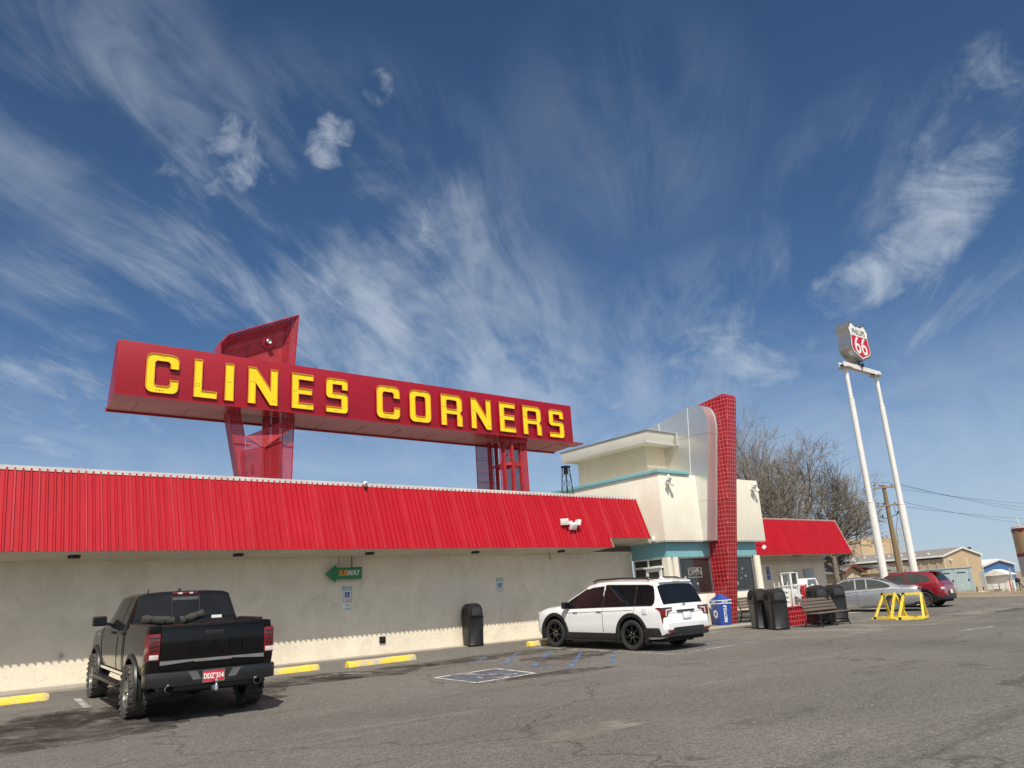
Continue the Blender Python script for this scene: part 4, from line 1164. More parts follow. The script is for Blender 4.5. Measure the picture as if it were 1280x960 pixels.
def make_wheel(root, x, y, r, w, side, spokes, rimmat, tyremat, knobs=0, rim=.66):
    M4 = Matrix.Translation((x, y, r)) @ Matrix.Rotation(R(90) * side, 4, 'Y')
    hw = w / 2; mb = MB()
    mb.lathe([(r * rim, -hw * .8), (r * .80, -hw * .98), (r * .93, -hw * .95), (r * .985, -hw * .78), (r, -hw * .5), (r, hw * .5), (r * .985, hw * .78), (r * .93, hw * .95), (r * .80, hw * .98), (r * rim, hw * .8)], 40, M4)
    if knobs:
        rg = random.Random(5)
        for i in range(knobs):
            a0 = 2 * math.pi * i / knobs
            for j, (h, dh) in enumerate(((-.40, .16), (-.13, .13), (.13, .13), (.40, .16))):
                a = a0 + (j % 2) * math.pi / knobs + rg.uniform(-.02, .02)
                B = M4 @ Matrix.Rotation(a, 4, 'Z') @ Matrix.Translation((r - .008, 0, h * w)) @ Matrix.Rotation(rg.uniform(-.4, .4), 4, 'X')
                mb.box(-.012, .010, -.030, .030, -dh * w * .75, dh * w * .75, 0, B)
    t = P('wheel', mb, tyremat, root, smooth=35, world=False)
    R0 = r * rim
    mb = MB(); d = hw * .62
    mb.lathe([(R0, hw * .82), (R0 * .96, hw * .80), (R0 * .93, d * .55), (R0 * .90, d * .1), (0, d * .1)], 36, M4)
    mb.lathe([(0, d * 1.1), (R0 * .16, d * 1.1), (R0 * .20, d * .85), (R0 * .2, d * .1)], 16, M4)
    for i in range(spokes):
        B = M4 @ Matrix.Rotation(2 * math.pi * i / spokes, 4, 'Z')
        ww = R0 * .12
        mb.add([B @ Vector(v) for v in ((R0 * .12, -ww, d * 1.0), (R0 * .12, ww, d * 1.0), (R0 * .94, ww * .75, hw * .74), (R0 * .94, -ww * .75, hw * .74), (R0 * .12, -ww, d * .3), (R0 * .12, ww, d * .3), (R0 * .94, ww * .75, hw * .3), (R0 * .94, -ww * .75, hw * .3))], [(0, 1, 2, 3), (4, 7, 6, 5), (0, 4, 5, 1), (1, 5, 6, 2), (2, 6, 7, 3), (3, 7, 4, 0)])
    P('rim', mb, rimmat, t, smooth=30, world=False)
    mb = MB()
    for i in range(5): mb.lathe([(0, d * 1.12), (.014, d * 1.12), (.014, d * .6)], 8, M4 @ Matrix.Rotation(2 * math.pi * i / 5 + .3, 4, 'Z') @ Matrix.Translation((R0 * .27, 0, 0)))
    P('lug_nut', mb, M['chrome'], t, world=False)
    return t

def plate(root, x, y, z, bg, fg, s, w=.31, h=.155, tilt=0):
    M4 = Matrix.Translation((x, y, z)) @ Matrix.Rotation(R(tilt), 4, 'X')
    f = P('number_plate', MB().box(-w / 2, w / 2, -.006, .004, -h / 2, h / 2, 0, M4), bg, root, bevel=.003, world=False)
    mb = MB(); e = .012
    for a, b, c, d in ((-w / 2 - e, w / 2 + e, h / 2, h / 2 + e), (-w / 2 - e, w / 2 + e, -h / 2 - e, -h / 2), (-w / 2 - e, -w / 2, -h / 2, h / 2), (w / 2, w / 2 + e, -h / 2, h / 2)): mb.box(a, b, -.012, .004, c, d, 0, M4)
    P('plate_frame', mb, M['chrome'], f, world=False)
    if s: text(s, h * .66, M4 @ Matrix.Translation((0, -.008, -.004)) @ FRONT, fg, f, 'lettering', extr=.002, sx=.72, bold=.004)
    return f

def ring(w, zb, zm, zs, wr, zr, zt, wf=.955, wrl=None):
    """standard half ring: floor, sill, flank, shoulder, roof rail, roof"""
    return [(0, zb), (w * .90, zb), (w * .975, zb + .07), (w * .998, (zb + zm) / 2 + .03), (w, zm), (w * .988, zs - .09), (w * wf, zs), (wr, zr), (wr * .86, zr + (zt - zr) * .62), (wr * .5, zr + (zt - zr) * .93), (0, zt)]
K_SH, K_RAIL, K_R2, K_TOP = 6, 7, 8, 10

def mirror_part(root, x, y, z, s, m, mg, name='side_mirror', arm=.12):
    """s: -1 left / +1 right"""
    mb = MB()
    B = Matrix.Translation((x, y, z))
    mb.box(-.12, .12, -.06, .07, -.09, .09, 0, B)
    o = P(name, mb, m, root, bevel=.035, world=False)
    P('mirror_glass', MB().box(-.095, .095, -.066, -.062, -.065, .065, 0, B), mg, o, world=False)
    P('mirror_arm', MB().bar((x - s * .08, y, z - .04), (x - s * (.12 + arm), y + .02, z - .08), .07, .05), m, o, world=False)
    return o

def arch_flare(root, y, z, r0, r1, x, side, mat, a0=-12, a1=192, t=.03, flat=0):
    mb = MB(); n = 28
    for i in range(n + 1):
        a = R(a0 + (a1 - a0) * i / n); c, s_ = math.cos(a), math.sin(a)
        for rr, xx in ((r0, x - .09), (r0, x + t), (r1 * .98, x + t * .8), (r1, x - .01)):
            mb.v.append((side * xx, y + rr * c, z + rr * s_))
    for i in range(n):
        for k in range(3):
            a = i * 4 + k; mb.f.append([a, a + 1, a + 5, a + 4]); mb.mi.append(0)
    return P('wheel_arch', mb, mat, root, smooth=40, world=False)

# ---------------------------------------------------------------- black pickup
def build_pickup(loc, rz):
    t = thing('pickup_truck', 'black crew cab pickup truck with muddy tyres parked nose to the wall', 'pickup truck', loc, rz)
    W = .985
    Q = lambda y, w, zb, zs, wr, zr, zt, zm=.98: (y, ring(w, zb, zm, zs, wr, zr, zt, .965))
    st = [Q(-1.10, .945, .66, 1.30, .90, 1.36, 1.385), Q(-1.02, .975, .62, 1.33, .925, 1.405, 1.43), Q(0, W, .58, 1.345, .94, 1.41, 1.43), Q(.70, W, .56, 1.345, .94, 1.41, 1.43),
          Q(.74, W, .55, 1.34, .87, 1.40, 1.42),
          Q(.90, W, .54, 1.34, .77, 1.862, 1.93), Q(1.05, W, .54, 1.335, .77, 1.862, 1.93), Q(1.75, W, .54, 1.33, .77, 1.858, 1.928), Q(2.25, W, .54, 1.325, .765, 1.84, 1.915), Q(2.45, W, .54, 1.32, .775, 1.785, 1.86),
          Q(3.22, W, .54, 1.29, .84, 1.34, 1.38), Q(3.45, .98, .56, 1.265, .86, 1.30, 1.345), Q(4.1, .965, .6, 1.21, .83, 1.25, 1.30), Q(4.42, .93, .62, 1.13, .78, 1.17, 1.20), Q(4.55, .84, .64, 1.02, .7, 1.06, 1.08)]
    L = Loft(st)
    me = L.body().mesh('body'); me.materials.append(M['paint_black'])
    bed = MB().box(-.80, .80, -1.04, .62, .95, 1.6); bme = bed.mesh('c'); finish(bme); bme.materials.append(M['trim_dark'])
    r = .49
    cuts = [bme] + [cyl_x(s * .62, s * 1.3, y, .43, r, mat=M['blackhole']) for s in (-1, 1) for y in (0, 3.57)]
    finish(me)
    me = apply_bool(me, cuts)
    finish(me, 28, fix=False)
    body = bpy.data.objects.new('body', me); col.objects.link(body); body.parent = t
    # glass
    rear = MB()
    for s in (-1, 1): L.patch([(4.12, 7.02, 10), (4.5, 7.12, 10), (4.86, 7.25, 10)], 0, 0, s, .008, 8, rear)
    g = P('rear_window', rear, M['glass'], t, smooth=40, world=False)
    mb = MB()
    for x in (-.235, .235): mb.bar((x, .735, 1.44), (x, .875, 1.86), .014, .012)
    P('window_divider', mb, M['trim_dark'], g, world=False)
    P('window_band', MB().bar((-.22, .842, 1.80), (.22, .842, 1.80), .008, .055), plain('band_grey', (.10, .10, .10), .5), g, world=False)
    P('sticker', MB().bar((.44, .742, 1.46), (.62, .742, 1.46), .006, .05), M['sgn_white'], g, world=False)
    for s in (-1, 1):
        wn = P('side_window', L.patch([(5.02, 6.18, 6.80), (5.3, 6.12, 6.93), (6.0, 6.10, 6.93), (6.42, 6.10, 6.93)], 0, 0, s, .006, 4), M['glass'], t, smooth=40, world=False)
        wn = P('side_window', L.patch([(6.52, 6.10, 6.93), (7.5, 6.10, 6.93), (8.8, 6.11, 6.92), (9.12, 6.13, 6.86), (9.45, 6.2, 6.72), (9.8, 6.3, 6.55)], 0, 0, s, .006, 4), M['glass'], t, smooth=40, world=False)
    ws = MB()
    for s in (-1, 1): L.patch([(9.06, 7.05, 10), (9.5, 7.05, 10), (9.93, 7.05, 10)], 0, 0, s, .006, 6, ws)
    P('windscreen', ws, M['glass'], t, smooth=40, world=False)
    seam = MB()
    for s in (-1, 1):
        L.line([(4.55, 6.2), (4.7, 5), (4.8, 2.2)], s, mb=seam); L.line([(6.47, 6.95), (6.47, 6), (6.47, 2.2)], s, mb=seam); L.line([(9.7, 6.0), (9.72, 4), (9.4, 2.2)], s, mb=seam)
        L.line([(3.55, 6.9), (3.55, 5), (3.55, 2.0)], s, mb=seam, w=.016)
    P('door_seam', seam, M['blackhole'], t, world=False)
    for s in (-1, 1):
        for u in (5.25, 7.2):
            p_ = L.P(u, 5.1, s, .02)
            P('door_handle', MB().box(-.02, .03, -.10, .10, -.025, .025, 0, Matrix.Translation(p_)), M['trim_dark'], t, bevel=.015, world=False)
        p_ = L.P(10.8, 4.9, s, .008)
        for k, (a, b) in enumerate(((-.14, .02), (.05, .10))):
            P('door_badge', MB().box(-.006, .006, a, b, -.03, .045, 0, Matrix.Translation(p_)), M['chrome'], t, bevel=.004, world=False)
        mirror_part(t, s * 1.10, 2.62, 1.44, s, M['trim_dark'], M['glass'], arm=.10)
        for y in (0, 3.57): arch_flare(t, y, .43, .475, .55, .985, s, M['trim_dark'], a0=-18, a1=198, t=.03)
        for y in (0, 3.57): make_wheel(t, s * .915, y, .402, .285, s, 8, M['rim_grey'], M['tyre_dusty'], 22, .60)
        P('running_board', MB().box(s * .93, s * 1.09, .62, 2.92, .42, .48), M['trim_dark'], t, bevel=.02, world=False)
        P('sill_trim', MB().box(s * .978, s * .992, .62, 2.98, .60, .645), M['chrome'] if s < 0 else M['trim_dark'], t, world=False)
        # tail lamps wrap the corner
        tl = MB(); tl.prism([(s * .795, -1.125), (s * .955, -1.105), (s * .992, -.97), (s * .985, -.955), (s * .80, -.97)], .90, 1.30, 'z')
        tl = P('tail_light', tl, M['tail_red'], t, bevel=.012, world=False)
        P('reverse_lens', MB().box(s * .815, s * .945, -1.134, -1.12, .925, .995), M['tail_lite'], tl, bevel=.006, world=False)
        mb = MB()
        for z in (1.06, 1.12, 1.18, 1.24): mb.box(s * .81, s * .95, -1.131, -1.12, z, z + .008)
        P('lens_bar', mb, M['blackhole'], tl, world=False)
    # tailgate
    tg = P('tailgate', MB().box(-.79, .79, -1.128, -1.045, .745, 1.385), M['paint_black'], t, bevel=.02, world=False)
    P('tailgate_spoiler', MB().prism([(-1.18, 1.375), (-1.165, 1.425), (-1.03, 1.42), (-1.03, 1.375)], -.80, .80, 'x'), M['paint_black'], tg, bevel=.012, world=False)
    mb = MB().prism([(-.79, .835), (-.30, .865), (-.27, .852), (.27, .852), (.30, .865), (.79, .835), (.79, .895), (-.79, .895)], -1.140, -1.128, 'y')
    P('chrome_strip', mb, plain('satin_strip', (.50, .50, .50), .28, .9), tg, world=False)
    P('gate_handle', MB().box(-.15, .15, -1.142, -1.128, 1.235, 1.31), M['trim_dark'], tg, bevel=.008, world=False)
    for s_, x in (('R', -.30), ('A', .02), ('M', .36)):
        text(s_, .25, Matrix.Translation((x, -1.129, 1.075)) @ FRONT, M['paint_black'], tg, 'lettering', extr=.02, sx=1.45)
    # bumper
    mb = MB().prism([(-1.0, -1.02), (-.97, -1.14), (-.80, -1.235), (-.34, -1.25), (.34, -1.25), (.80, -1.235), (.97, -1.14), (1.0, -1.02), (.94, -.62), (.90, -.62), (.9, -.9), (-.9, -.9), (-.90, -.62), (-.94, -.62)], .52, .735, 'z')
    bp = P('rear_bumper', mb, plain('bumper_dark', (.014, .014, .015), .28, 0, .1, 2, .3), t, bevel=.03, world=False)
    P('plate_recess', MB().box(-.33, .33, -1.256, -1.24, .555, .72), M['trim_dark'], bp, world=False)
    P('bumper_step', MB().prism([(.20, .60), (.32, .60), (.40, .725), (.27, .725)], -1.262, -1.255, 'y').prism([(-.20, .60), (-.32, .60), (-.40, .725), (-.27, .725)], -1.262, -1.255, 'y'), M['rim_grey'], bp, world=False)
    plate(t, -.02, -1.262, .635, M['plate_red'], M['sgn_white'], 'DDZ*514')
    P('valance', MB().box(-.8, .8, -1.15, -.9, .44, .525), M['trim_dark'], t, bevel=.03, world=False)
    for s in (-1, 1):
        B = Matrix.Translation((s * .66, -1.2, .50)) @ Matrix.Rotation(R(90), 4, 'X')
        P('exhaust_tip', MB().lathe([(.045, -.25), (.058, -.2), (.06, .05), (.052, .06), (.048, .04), (.048, -.2)], 20, B), M['chrome'], t, smooth=40, world=False)
        P('exhaust_hole', MB().lathe([(0, -.05), (.047, -.05)], 16, B), M['blackhole'], t, world=False)
    h = P('tow_hitch', MB().box(-.035, .035, -1.30, -1.0, .43, .49).bar((0, -1.36, .46), (0, -1.22, .44), .05), M['steel'], t, bevel=.006, world=False)
    P('tow_ball', MB().lathe([(0, .14), (.02, .135), (.032, .11), (.02, .075), (.015, .06), (.03, .04), (.03, -.03), (.0, -.05)], 16, Matrix.Translation((0, -1.36, .46))), M['chrome'], h, smooth=50, world=False)
    P('underbody', MB().box(-.62, .62, -.98, 4.2, .40, .62).tube([(-.8, 0, .42), (.8, 0, .42)], .07, 10).lathe([(0, -.17), (.13, -.12), (.17, 0), (.13, .12), (0, .17)], 14, Matrix.Translation((0, 0, .42))), M['blackhole'], t, world=False)
    b3 = P('brake_light', MB().box(-.215, .215, .872, .90, 1.868, 1.915), M['tail_red'], t, bevel=.008, world=False)
    P('cargo_lens', MB().box(-.13, -.05, .866, .872, 1.876, 1.905).box(.07, .13, .866, .872, 1.876, 1.905), M['tail_lite'], b3, world=False)
    P('rail_cap', MB().box(.82, .95, -.55, .45, 1.405, 1.445).box(-.95, -.82, -1.0, .6, 1.402, 1.425), M['trim_dark'], t, bevel=.015, world=False)
    P('aerial', MB().prism([(1.25, 1.925), (1.32, 1.98), (1.40, 1.925)], -.02, .02, 'x').tube([(-.55, 1.3, 1.90), (-.55, 1.24, 1.97)], .01), M['trim_dark'], t, world=False)
    P('headlight', MB().box(-.90, -.62, 4.43, 4.53, .9, 1.06).box(.62, .90, 4.43, 4.53, .9, 1.06), M['tail_lite'], t, bevel=.02, world=False)
    P('grille', MB().box(-.58, .58, 4.52, 4.58, .72, 1.05), M['trim_dark'], t, bevel=.02, world=False)
    return t
TR = (4.765, 14.25); TRZ = R(-4.5)
truck = build_pickup((TR[0], TR[1], zg(TR[0], TR[1]) + .004), TRZ)
truck.rotation_euler = (math.atan(.0375), 0, TRZ)
def bundle(label, a, b, r, seed):
    """rolled fabric bundle lying in the bed; a,b in truck coordinates"""
    Mt = Matrix.LocRotScale(truck.location, truck.rotation_euler, None)
    A, B = Mt @ Vector(a), Mt @ Vector(b)
    t = thing('rolled_bundle', label, 'bundle', tuple((A + B) / 2))
    rg = random.Random(seed); n = 9
    pts = [A.lerp(B, i / n) for i in range(n + 1)]
    P('roll', MB().tube(pts, [r * (.72 + .35 * rg.random()) for _ in pts], 12), M['rug'], t, smooth=70)
    mb = MB()
    for f in (.25, .7):
        c = A.lerp(B, f); d = (B - A).normalized() * .02; mb.tube([c - d, c + d], r * 1.06, 12)
    P('strap', mb, M['trim_dark'], t)
bundle('dark rolled bundle in the truck bed, the flat one at the left', (-.78, .46, 1.475), (-.27, .40, 1.43), .085, 1)
bundle('dark rolled bundle in the truck bed, tilted up in the middle', (-.17, .42, 1.42), (.22, .46, 1.53), .075, 2)

# ---------------------------------------------------------------- generic passenger car
def build_car(name, label, cat, loc, rz, st, axles, r, tw, paint, opt):
    t = thing(name, label, cat, loc, rz)
    L = Loft(st)
    me = L.body().mesh('body'); me.materials.append(paint); finish(me)
    wx = opt['wx']
    me = apply_bool(me, [cyl_x(s * (wx - .34), s * (wx + .4), y, r * 1.03, r * opt.get('arch', 1.16), mat=M['blackhole']) for s in (-1, 1) for y in axles])
    finish(me, opt.get('sharp', 30), fix=False)
    body = bpy.data.objects.new('body', me); col.objects.link(body); body.parent = t
    for s in (-1, 1):
        for y in axles: make_wheel(t, s * (wx - tw / 2 + .012), y, r, tw, s, opt['spokes'], opt['rim'], M['tyre'], 0, opt.get('rimr', .68))
        for us in opt['side']: P('side_window', L.patch(us, 0, 0, s, opt.get('goff', .005), 4), opt.get('glass', M['glass']), t, smooth=40, world=False)
        mirror_part(t, s * opt['mir'][0], opt['mir'][1], opt['mir'][2], s, opt.get('mirmat', paint), M['glass'], arm=.04)
        for q in opt['handle']:
            p_ = L.P(q[0], q[1], s, .014)
            P('door_handle', MB().box(-.012, .016, -.09, .09, -.016, .016, 0, Matrix.Translation(p_)), opt.get('handlemat', paint), t, bevel=.01, world=False)
    for nm, us in opt['cross']:
        mb = MB()
        for s in (-1, 1): L.patch(us, 0, 0, s, .006, 8, mb)
        P(nm, mb, M['glass'], t, smooth=40, world=False)
    mb = MB()
    for pts in opt['seams']:
        for s in (-1, 1): L.line(pts, s, mb=mb, w=.008)
    P('door_seam', mb, M['trim_dark'], t, world=False)
    P('underbody', MB().box(-wx + .36, wx - .36, axles[0] - .75, axles[1] + .7, .2, .42), M['blackhole'], t, world=False)
    return t, L

# white three-row SUV
def suv():
    Q = lambda y, w, zb, zs, wr, zr, zt, zm=.74: (y, ring(w, zb, zm, zs, wr, zr, zt))
    st = [Q(-1.10, .88, .46, .655, .84, .67, .675, .56), Q(-1.055, .955, .40, .675, .90, .69, .695, .58), Q(-1.02, .975, .36, .86, .88, .90, .905, .66), Q(-.965, .985, .32, 1.07, .85, 1.12, 1.135, .70),
          Q(-.86, .99, .30, 1.085, .815, 1.36, 1.395), Q(-.72, .995, .29, 1.085, .765, 1.625, 1.69), Q(-.60, .998, .28, 1.08, .745, 1.655, 1.735),
          Q(0, 1.0, .27, 1.07, .74, 1.675, 1.77), Q(.8, 1.0, .26, 1.05, .745, 1.68, 1.785), Q(1.35, 1.0, .26, 1.035, .74, 1.655, 1.765), Q(1.72, 1.0, .26, 1.025, .72, 1.585, 1.69),
          Q(2.25, 1.0, .26, 1.01, .765, 1.33, 1.41), Q(2.66, .998, .27, 1.02, .82, 1.10, 1.16), Q(2.90, .99, .28, 1.01, .84, 1.07, 1.12), Q(3.3, .98, .29, .985, .82, 1.035, 1.08), Q(3.48, .96, .30, .93, .80, 1.0, 1.03), Q(3.58, .91, .33, .84, .76, .92, .94), Q(3.63, .85, .36, .70, .68, .76, .77)]
    opt = dict(goff=.009, wx=1.0, spokes=7, rim=M['rim_dark'], rimr=.68, arch=1.2, glass=M['glass'], mir=(1.06, 2.28, 1.13), mirmat=M['trim_dark'], handle=((8.55, 5.1), (10.5, 5.1)), handlemat=M['chrome'],
        side=[[(4.85, 6.22, 6.40), (5.15, 6.1, 6.72), (5.6, 6.1, 6.86), (6.2, 6.1, 6.9), (6.75, 6.1, 6.91)], [(6.86, 6.09, 6.91), (7.5, 6.08, 6.92), (8.28, 6.08, 6.92)], [(8.40, 6.08, 6.92), (9.2, 6.08, 6.92), (10.0, 6.08, 6.90), (10.6, 6.09, 6.87), (11.0, 6.1, 6.85), (11.55, 6.2, 6.75)]],
        cross=[('rear_window', [(3.02, 7.3, 10), (3.25, 7.1, 10), (3.7, 7.06, 10), (4.3, 7.1, 10), (4.80, 7.25, 10)]), ('windscreen', [(10.12, 7.08, 10), (10.9, 7.08, 10), (11.85, 7.08, 10)])],
        seams=[[(6.8, 6), (6.8, 5), (7.0, 4.4)], [(8.34, 6), (8.34, 5), (8.3, 2.6)], [(11.5, 6.0), (11.5, 4), (11.3, 2.6)], [(6.9, 5.2), (8.34, 5.15), (10, 5.1), (11.4, 5.05)]])
    X0, Y0 = 16.93, 14.55
    t, L = build_car('suv', 'white three row SUV with black wheels parked beside the entrance', 'SUV', (X0, Y0, zg(X0, Y0)), R(2.0), st, (0, 2.82), .378, .25, M['paint_white'], opt)
    t.rotation_euler = (math.atan(.0375), 0, R(2.0))
    PL = M['trim_dark']
    for s in (-1, 1): P('window_surround', L.patch([(4.75, 6.2, 6.42), (5.15, 6.04, 6.77), (5.6, 6.03, 6.91), (6.2, 6.03, 6.95), (8.2, 6.03, 6.97), (10.0, 6.03, 6.95), (11.0, 6.05, 6.90), (11.7, 6.18, 6.80)], 0, 0, s, .003, 4), PL, t, smooth=40, world=False)
    for s in (-1, 1):
        for y in (0, 2.82): arch_flare(t, y, .39, .455, .545, 1.0, s, PL, a0=-22, a1=202, t=.012)
        P('sill_cladding', MB().box(s * .93, s * 1.012, .46, 2.34, .24, .42), PL, t, bevel=.015, world=False)
        P('running_board', MB().box(s * .90, s * 1.06, .50, 2.30, .20, .245), PL, t, bevel=.015, world=False)
        for y in (-.46, 2.36): P('mud_flap', MB().box(s * .78, s * 1.0, y - .012, y + .012, .14, .42) if True else None, M['tyre'], t, bevel=.005, world=False)
        mb = MB(); L.patch([(1.9, 3.9, 5.6), (2.15, 4.2, 5.75), (2.6, 4.6, 5.85), (3.0, 4.9, 5.85), (3.6, 5.15, 5.78), (4.35, 5.5, 5.62)], 0, 0, s, .012, 4, mb)
        tl = P('tail_light', mb, M['tail_red'], t, smooth=40, world=False)
        bx = MB().prism([(s * .99, 1.055), (s * .58, 1.055), (s * .56, .985), (s * .70, .965), (s * .76, .835), (s * .985, .80)], -1.035, -.985, 'y')
        P('tail_lens', bx, M['tail_red'], tl, bevel=.01, world=False)
        P('lamp_top', MB().prism([(s * .99, 1.057), (s * .57, 1.057), (s * .59, 1.03), (s * .985, 1.035)], -1.04, -.98, 'y'), PL, tl, world=False)
        P('reverse_lens', MB().prism([(s * .80, .97), (s * .60, 1.0), (s * .60, 1.025), (s * .84, 1.015), (s * .86, .85), (s * .80, .86)], -1.042, -1.036, 'y'), M['tail_lite'], tl, world=False)
        P('reflector', MB().box(s * .66, s * .86, -1.122, -1.09, .45, .52), M['tail_red'], t, bevel=.008, world=False)
        P('roof_rail', MB().tube([(s * .67, -.45, 1.745), (s * .67, -.35, 1.79), (s * .67, .5, 1.815), (s * .67, 1.35, 1.79), (s * .67, 1.5, 1.74)], .022, 8), PL, t, smooth=40, world=False)
    P('rear_bumper', MB().prism([(-1.02, -.40), (-1.02, -.86), (-.90, -1.06), (-.5, -1.125), (.5, -1.125), (.90, -1.06), (1.02, -.86), (1.02, -.40), (.90, -.42), (.86, -.8), (-.86, -.8), (-.90, -.42)], .34, .57, 'z'), PL, t, bevel=.03, world=False)
    P('bumper_trim', MB().prism([(-.97, -.90), (-.88, -1.075), (-.5, -1.138), (.5, -1.138), (.88, -1.075), (.97, -.90), (.93, -.85), (-.93, -.85)], .345, .40, 'z'), M['rim_grey'] if False else PL, t, bevel=.012, world=False)
    P('valance', MB().box(-.75, .75, -1.0, -.7, .24, .345), M['blackhole'], t, bevel=.03, world=False)
    P('spoiler', MB().prism([(-.79, 1.675), (-.78, 1.715), (-.55, 1.758), (-.55, 1.70), (-.72, 1.65)], -.66, .66, 'x'), M['paint_white'], t, bevel=.015, world=False)
    P('brake_light', MB().box(-.16, .16, -.80, -.77, 1.683, 1.708), M['tail_lite'], t, world=False)
    P('plate_garnish', MB().box(-.36, .36, -1.06, -.98, .945, .98), PL, t, bevel=.01, world=False)
    plate(t, 0, -1.052, .845, M['sgn_white'], M['txt_green'], '', tilt=-8)
    mb = MB()
    for a, b in (((-.045, 1.07), (-.045, 1.14)), ((.045, 1.07), (.045, 1.14)), ((-.04, 1.105), (.04, 1.105)), ((-.05, 1.145), (.05, 1.145))): mb.bar((a[0], -.985, a[1]), (b[0], -.985, b[1]), .014, .012, up=(0, 1, 0))
    P('emblem', mb, M['chrome'], t, world=False)
    mb = MB()
    L.line([(1.35, 5.2), (2.0, 5.0)], -1, mb=mb, w=.006); L.line([(2.0, 6.9), (2.05, 8), (2.05, 10)], -1, mb=mb, w=.008); L.line([(2.0, 6.9), (2.05, 8), (2.05, 10)], 1, mb=mb, w=.008)
    P('tailgate_seam', mb, M['trim_grey'], t, world=False)
    P('aerial_fin', MB().prism([(-.45, 1.755), (-.32, 1.835), (-.25, 1.765)], -.035, .035, 'x'), M['paint_white'], t, bevel=.012, world=False)
    P('headlight', MB().box(-.93, -.60, 3.40, 3.575, .84, .95).box(.60, .93, 3.40, 3.575, .84, .95), M['tail_lite'], t, bevel=.03, world=False)
    P('fuel_flap', MB().box(-1.004, -.996, -.55, -.40, .90, 1.04), M['paint_white'], t, bevel=.003, world=False)
suv()

# silver saloon
def sedan():
    Q = lambda y, w, zb, zs, wr, zr, zt, zm=.58: (y, ring(w, zb, zm, zs, wr, zr, zt))
    st = [Q(-1.03, .80, .42, .80, .72, .84, .85, .6), Q(-.98, .87, .34, .86, .76, .94, .955), Q(-.85, .90, .27, .90, .78, .985, 1.005), Q(-.45, .92, .23, .93, .78, .99, 1.03),
          Q(-.15, .93, .21, .935, .74, 1.07, 1.11), Q(.35, .935, .19, .935, .66, 1.27, 1.33), Q(.75, .935, .19, .93, .62, 1.365, 1.425), Q(1.15, .935, .19, .925, .60, 1.40, 1.46), Q(1.65, .935, .19, .915, .61, 1.39, 1.455), Q(1.95, .935, .19, .905, .62, 1.335, 1.395),
          Q(2.55, .935, .19, .885, .70, 1.08, 1.13), Q(2.95, .93, .2, .87, .76, .92, .97), Q(3.3, .915, .21, .83, .75, .88, .92), Q(3.62, .86, .23, .74, .70, .78, .80), Q(3.82, .74, .28, .60, .58, .63, .64)]
    opt = dict(wx=.935, spokes=10, rim=M['rim_grey'], rimr=.72, arch=1.1, mir=(1.0, 2.42, .98), handle=((6.75, 5.25), (8.3, 5.2)), glass=M['glass_lt'],
        side=[[(4.5, 6.15, 6.5), (5.0, 6.1, 6.78), (5.6, 6.08, 6.9), (6.55, 6.08, 6.92)], [(6.68, 6.08, 6.92), (7.5, 6.08, 6.92)], [(7.62, 6.08, 6.92), (8.5, 6.08, 6.92), (9.0, 6.08, 6.9), (9.6, 6.1, 6.8), (10.3, 6.2, 6.6)]],
        cross=[('rear_window', [(3.4, 7.1, 10), (4.0, 7.06, 10), (5.0, 7.06, 10), (5.9, 7.1, 10)]), ('windscreen', [(9.1, 7.08, 10), (9.8, 7.08, 10), (10.7, 7.08, 10)])],
        seams=[[(4.9, 6), (5.2, 5), (5.6, 2.5)], [(7.56, 6), (7.5, 4), (7.5, 2.2)], [(10.2, 6), (10.2, 4), (10.0, 2.2)], [(4.0, 5.3), (6, 5.2), (9, 5.15), (11, 5.1)]])
    X0, Y0 = 34.5, 16.25
    t, L = build_car('sedan', 'silver saloon car parked behind the yellow barriers', 'car', (X0, Y0, zg(X0, Y0)), R(22), st, (0, 2.85), .335, .23, M['paint_silver'], opt)
    for s in (-1, 1):
        tl = MB().prism([(s * .90, .83), (s * .40, .80), (s * .38, .87), (s * .62, .91), (s * .88, .915)], -1.045, -.93, 'y')
        P('tail_light', tl, M['tail_red'], t, bevel=.012, world=False)
        P('tail_stripe', MB().bar((s * .40, -1.05, .885), (s * .88, -1.04, .905), .01, .018), M['tail_lite'], t, world=False)
        P('reflector', MB().box(s * .62, s * .82, -1.06, -1.03, .40, .44), M['tail_red'], t, world=False)
        P('exhaust_tip', MB().box(s * .48, s * .70, -1.08, -1.02, .26, .31), M['chrome'], t, bevel=.015, world=False)
        mb = MB(); L.line([(4.5, 6.9), (5.2, 6.98), (6.5, 7), (8.5, 7), (9.3, 6.98), (10.4, 6.7)], s, .018, .008, mb); L.line([(4.6, 6.06), (6.5, 6.03), (10.4, 6.05)], s, .018, .008, mb)
        P('chrome_trim', mb, M['chrome'], t, world=False)
    P('rear_bumper', MB().prism([(-.90, -.80), (-.80, -1.0), (-.4, -1.06), (.4, -1.06), (.80, -1.0), (.90, -.80), (.8, -.7), (-.8, -.7)], .24, .36, 'z'), M['trim_dark'], t, bevel=.03, world=False)
    P('trunk_garnish', MB().box(-.40, .40, -1.05, -1.0, .845, .875), M['chrome'], t, bevel=.008, world=False)
    plate(t, 0, -1.05, .60, M['sgn_white'], M['txt_green'], '', tilt=-6)
    P('seat', MB().box(-.6, -.15, 1.35, 1.5, .7, 1.2).box(.15, .6, 1.35, 1.5, .7, 1.2), M['trim_dark'], t, bevel=.05, world=False)
sedan()

